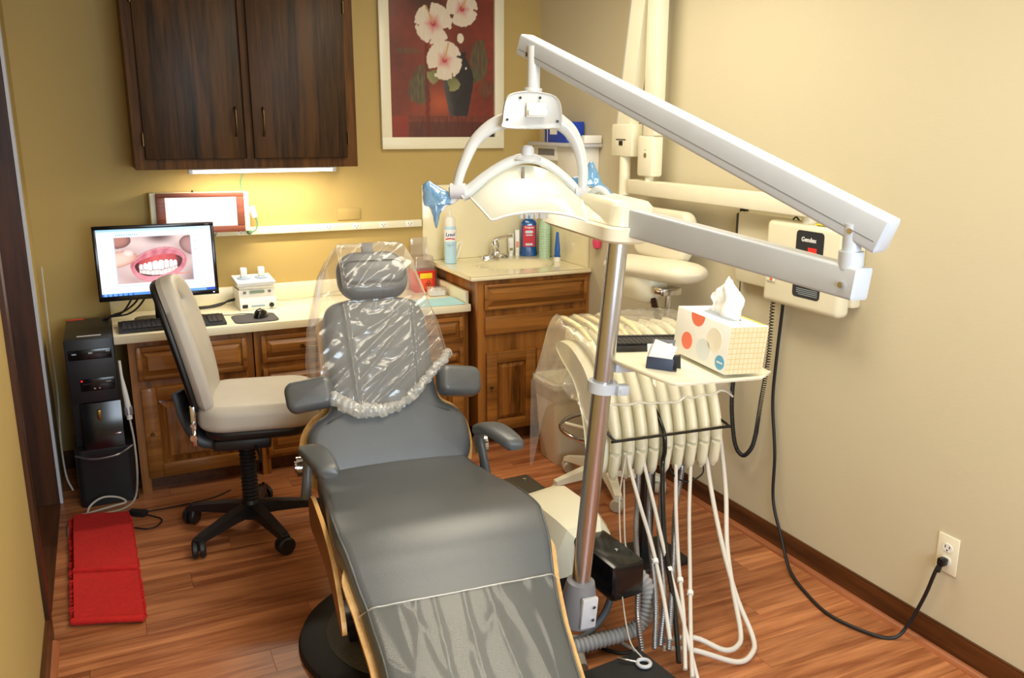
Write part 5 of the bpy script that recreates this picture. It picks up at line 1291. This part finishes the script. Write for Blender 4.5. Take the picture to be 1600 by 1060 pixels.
part('foot', G().box(-.05, .05, -.05, .2, .0, .18, .01), M_BLACKP, bm_)
o_, r_ = ribbed([(.06, -.33, .27), (.1, -.38, .2), (.06, -.4, .09), (-.1, -.36, .05), (-.16, -.34, .04)], .026, .014)
part('ribbed_duct', G().tube(o_, r_, 12, 1, smooth=False), pm('duct_grey', (150, 150, 150), .5), bm_, 30)
jb = thing('utility_plate', 'black utility plate with a pull ring and wire on the floor near the hoses', 'utility plate', (1.24, 1.72, 0), rz=R(6))
part('plate', G().box(-.14, .13, -.25, .20, .0, .10, .006), pm('matte_black', (24, 25, 28), .6), jb)
part('pull_ring', G().tube([(.085+.019*math.cos(a), .13+.019*math.sin(a), .107) for a in [2*math.pi*i/16 for i in range(16)]], .006, 8, 2, True), M_LGREY, jb, 60)
part('wire', G().tube([(.07, .145, .108), (.045, .165, .112), (.03, .185, .112)], .003, 6), M_CHROME, jb, 60)
for lab, pts, r_, m_ in (
    ('thick grey hose looping on the floor below the steel post', [(1.20, 2.02, .02), (1.235, 2.10, .022), (1.31, 2.14, .024), (1.40, 2.13, .024), (1.48, 2.15, .024)], .017, pm('grey_hose', (140, 134, 126), .5)),
    ('thin beige cable crossing the floor below the steel post', [(1.19, 2.25, .008), (1.28, 2.19, .008), (1.36, 2.16, .012), (1.40, 2.05, .012), (1.41, 1.98, .012)], .006, M_GREYC),
    ('black cable lying on the floor below the steel post', [(1.22, 2.2, .008), (1.30, 2.12, .009), (1.36, 2.05, .009), (1.43, 2.05, .009)], .006, M_BLACKC),
    ('dark grey hose rising from the floor to the black utility housing', [(1.19, 2.1, .06), (1.27, 2.13, .05), (1.36, 2.16, .09), (1.42, 2.2, .16)], .012, pm('dark_hose', (84, 86, 90), .45))):
    tag(part('floor_hose', G().tube(pts, r_, 10), m_, None, 60), lab, 'hose')

# ------------------------------------------------------------------ x-ray unit on the right wall
xr = thing('xray_unit', 'ivory wall-mounted dental x-ray unit with folded arm and black control panel', 'x-ray unit', (XR, 2.3, 1.03))
XF = -.108
part('back_plate', G().box(-.045, 0, -.2, .41, .012, .29, .01), M_IVORYS, xr)
part('control_box', G().box(XF, -.046, -.2, .175, -.02, .285, .022, 4), M_IVORYS, xr)
part('panel', G().prism(rrect(.13, .235, .014, cx=-.05, cy=.145), 'x', XF-.0012, XF+.0005), M_SCREENP, xr, 0)
face = lambda cy, cz: (lambda x, y, z: (XF-.0014-z, cy-x, cz+y))
text('lettering', 'Gendex', .022, xr, M_WHITEI, face(-.045, .232), bold=.0005)
part('digits', G().box(XF-.0022, XF-.001, -.085, -.045, .188, .206), M_LED, xr, 0)
g = G()
for i in range(5): g.box(XF-.0018, XF-.001, -.105, -.105+(.03 if i == 0 else .1-.01*(i == 4)), .064-i*.0065, .0665-i*.0065)
part('small_print', g, M_GREYI, xr, 0)
part('key_mark', G().tube([(XF-.0016, -.035+.008*math.cos(a), .105+.006*math.sin(a)) for a in [i*R(40) for i in range(9)]], .001, 5, 2, True).tube([(XF-.0016, -.060+.008*math.cos(a), .105+.006*math.sin(a)) for a in [i*R(40) for i in range(9)]], .001, 5, 2, True), M_WHITEI, xr, 0)
sw = part('rocker_switch', G().box(XF-.006, XF, .108, .15, .062, .087, .002), M_WHITEP, xr)
part('rocker', G().box(XF-.0085, XF-.005, .114, .126, .066, .083, .001), pm('orange_rocker', (240, 110, 40), .4), sw)
g = G()
for i in range(6): g.box(XF-.0008, XF+.0002, .08+i*.011, .087+i*.011, .118, .121)
part('print', g, M_GREYI, xr, 0)
part('pivot', G().cyl((-.07, .0, .28), (-.07, .0, .315), .025, n=24), M_IVORY, xr)
part('cable_clip', G().tube([(-.07, .08, .29), (-.075, .06, .3), (-.08, .04, .292)], .003, 6), M_BLACKC, xr)
part('horizontal_arm', G().box(-.12, -.06, -.03, 1.10, .31, .375, .006), M_IVORY, xr)
part('arm_end', G().box(-.118, -.062, -.045, -.03, .312, .373, .004), M_YELP if 0 else M_IVORYS, xr)
part('lower_knuckle', G().box(-.125, -.065, .905, 1.02, .395, .57, .010).cyl((-.095, .96, .374), (-.095, .96, .396), .02, n=20), M_IVORY, xr)
part('lock', G().cyl((-.127, .955, .487), (-.124, .955, .487), .011, n=16).cyl((-.1265, .955, .51), (-.124, .955, .51), .003, n=8), M_CHROME, xr)
part('upright_arm', G().box(-.12, -.07, .90, .99, .57, 1.4, .004), M_IVORY, xr)
g = G(); rings = []
for (y_, z_) in ((1.03, 1.36), (1.16, .60)):
    rings.append([(x, y_+dy, z_) for x, dy in ((-.115, -.052), (-.065, -.052), (-.065, .052), (-.115, .052))])
part('return_arm', G().loft(rings), M_IVORY, xr, 0)
part('return_arm_cover', G().loft([[(x, y_+dy, z_) for x, dy in ((-.105, .053), (-.075, .053), (-.075, .075), (-.105, .075))] for (y_, z_) in ((1.03, 1.36), (1.16, .62))]), M_LGREY, xr, 0)
part('upper_knuckle', G().box(-.12, -.06, 1.075, 1.25, .475, .62, .008), M_IVORY, xr)
part('knuckle_slot', G().box(-.122, -.119, 1.125, 1.205, .549, .553).box(-.122, -.119, 1.15, 1.18, .525, .545), M_BLACKP, xr, 0)
part('tube_stem', G().cyl((-.09, 1.17, .30), (-.09, 1.17, .476), .026, n=24).cyl((-.09, 1.17, .385), (-.09, 1.17, .39), .0268, n=24), M_IVORY, xr)
tag(part('yellow_note', G().box(XR-.10, XR-.045, 2.13, 2.24, 1.3165, 1.3195), M_YELP, None, 0), 'yellow paper note lying on top of the x-ray unit', 'paper')
# exposure hand switch with coiled cord
hs = thing('exposure_switch', 'black exposure hand switch in its wall holder with coiled cord', 'switch', (XR, 2.70, 1.22))
part('holder', G().box(-.03, 0, -.04, .04, .0, .09, .006), M_BLACKP, hs)
part('button', G().box(-.034, -.014, -.018, .018, .02, .11, .006), M_BLACKG, hs)
cp = [(2.262, 2.477, 1.03), (2.262, 2.477, .90), (2.262, 2.478, .777), (2.262, 2.50, .6), (2.262, 2.515, .46)]
cpath = cr([Vector(p)-Vector((XR, 2.70, 1.22)) for p in cp], 12)
L = [0]
for a_, b_ in zip(cpath, cpath[1:]): L.append(L[-1]+(b_-a_).length)
coil = []; turns = 62
for i in range(turns*8+1):
    f = i/(turns*8); f2 = f**.75 if 0 else f; s_ = L[-1]*(f*.35+.65*(1-(1-f)**1.6))
    j = max(k_ for k_ in range(len(L)) if L[k_] <= s_+1e-9); j = min(j, len(cpath)-2)
    c = cpath[j].lerp(cpath[j+1], (s_-L[j])/(L[j+1]-L[j])); a_ = i*2*math.pi/8
    coil.append(c+Vector((.007*math.cos(a_), .008*math.sin(a_), 0)))
part('coiled_cord', G().tube(coil, .0022, 5, 1, smooth=False), M_BLACKC, hs, 60)
o_, r_ = ribbed([Vector(p)-Vector((XR, 2.70, 1.22)) for p in [(2.262, 2.515, .46), (2.262, 2.53, .40), (2.262, 2.56, .355), (2.262, 2.59, .34), (2.262, 2.625, .36), (2.262, 2.65, .42), (2.262, 2.672, .55), (2.268, 2.675, .7)]], .0095, .006)
part('coil_loop', G().tube(o_, r_, 8, 1, smooth=False), M_BLACKC, hs, 40)
part('lead', G().tube([(2.268-XR, -.025, -.52), (-.035, -.02, -.3), (-.03, -.01, -.1), (-.02, 0, .0)], .0025, 6), M_BLACKC, hs, 60)
# wall outlet and power cord
ol = thing('wall_outlet', 'ivory duplex outlet plate low on the beige wall', 'outlet', (XR, 1.656, .335))
part('plate', G().box(-.006, 0, -.0375, .0375, -.063, .063, .003), M_IVORY, ol)
for z in (-.022, .022):
    s_ = part('receptacle', G().prism(rrect(.034, .028, .012, cy=z), 'x', -.008, -.0055), M_WHITEP, ol)
    part('slots', G().box(-.0086, -.0078, -.009, -.006, z-.001, z+.008).box(-.0086, -.0078, .006, .009, z-.001, z+.008).cyl((-.0086, 0, z-.008), (-.0078, 0, z-.008), .0028, n=8), M_BLACKP, s_, 0)
pc = thing('mains_cable', 'black power cord from the x-ray unit to the wall outlet', 'power cord', (XR, 1.9, 0))
part('cable', G().tube([Vector(p)-Vector((XR, 1.9, 0)) for p in [(2.275, 2.44, 1.04), (2.285, 2.448, .981), (2.292, 2.466, .78), (2.292, 2.468, .60), (2.288, 2.43, .40), (2.285, 2.415, .21), (2.262, 2.33, .09), (2.21, 2.22, .02), (2.16, 2.08, .008), (2.13, 1.93, .008), (2.17, 1.79, .008), (2.225, 1.745, .008), (2.262, 1.73, .055), (2.275, 1.695, .17), (2.268, 1.665, .27), (2.272, 1.656, .305)]], .0062, 8, 8), M_BLACKC, pc, 60)
part('plug', G().box(-.036, -.009, -.256, -.232, -.0, .026, .006).cyl((-.032, -.244, .0), (-.037, -.244, -.02), .008, .006, n=10), M_BLACKG, pc).location = (0, 0, .30)
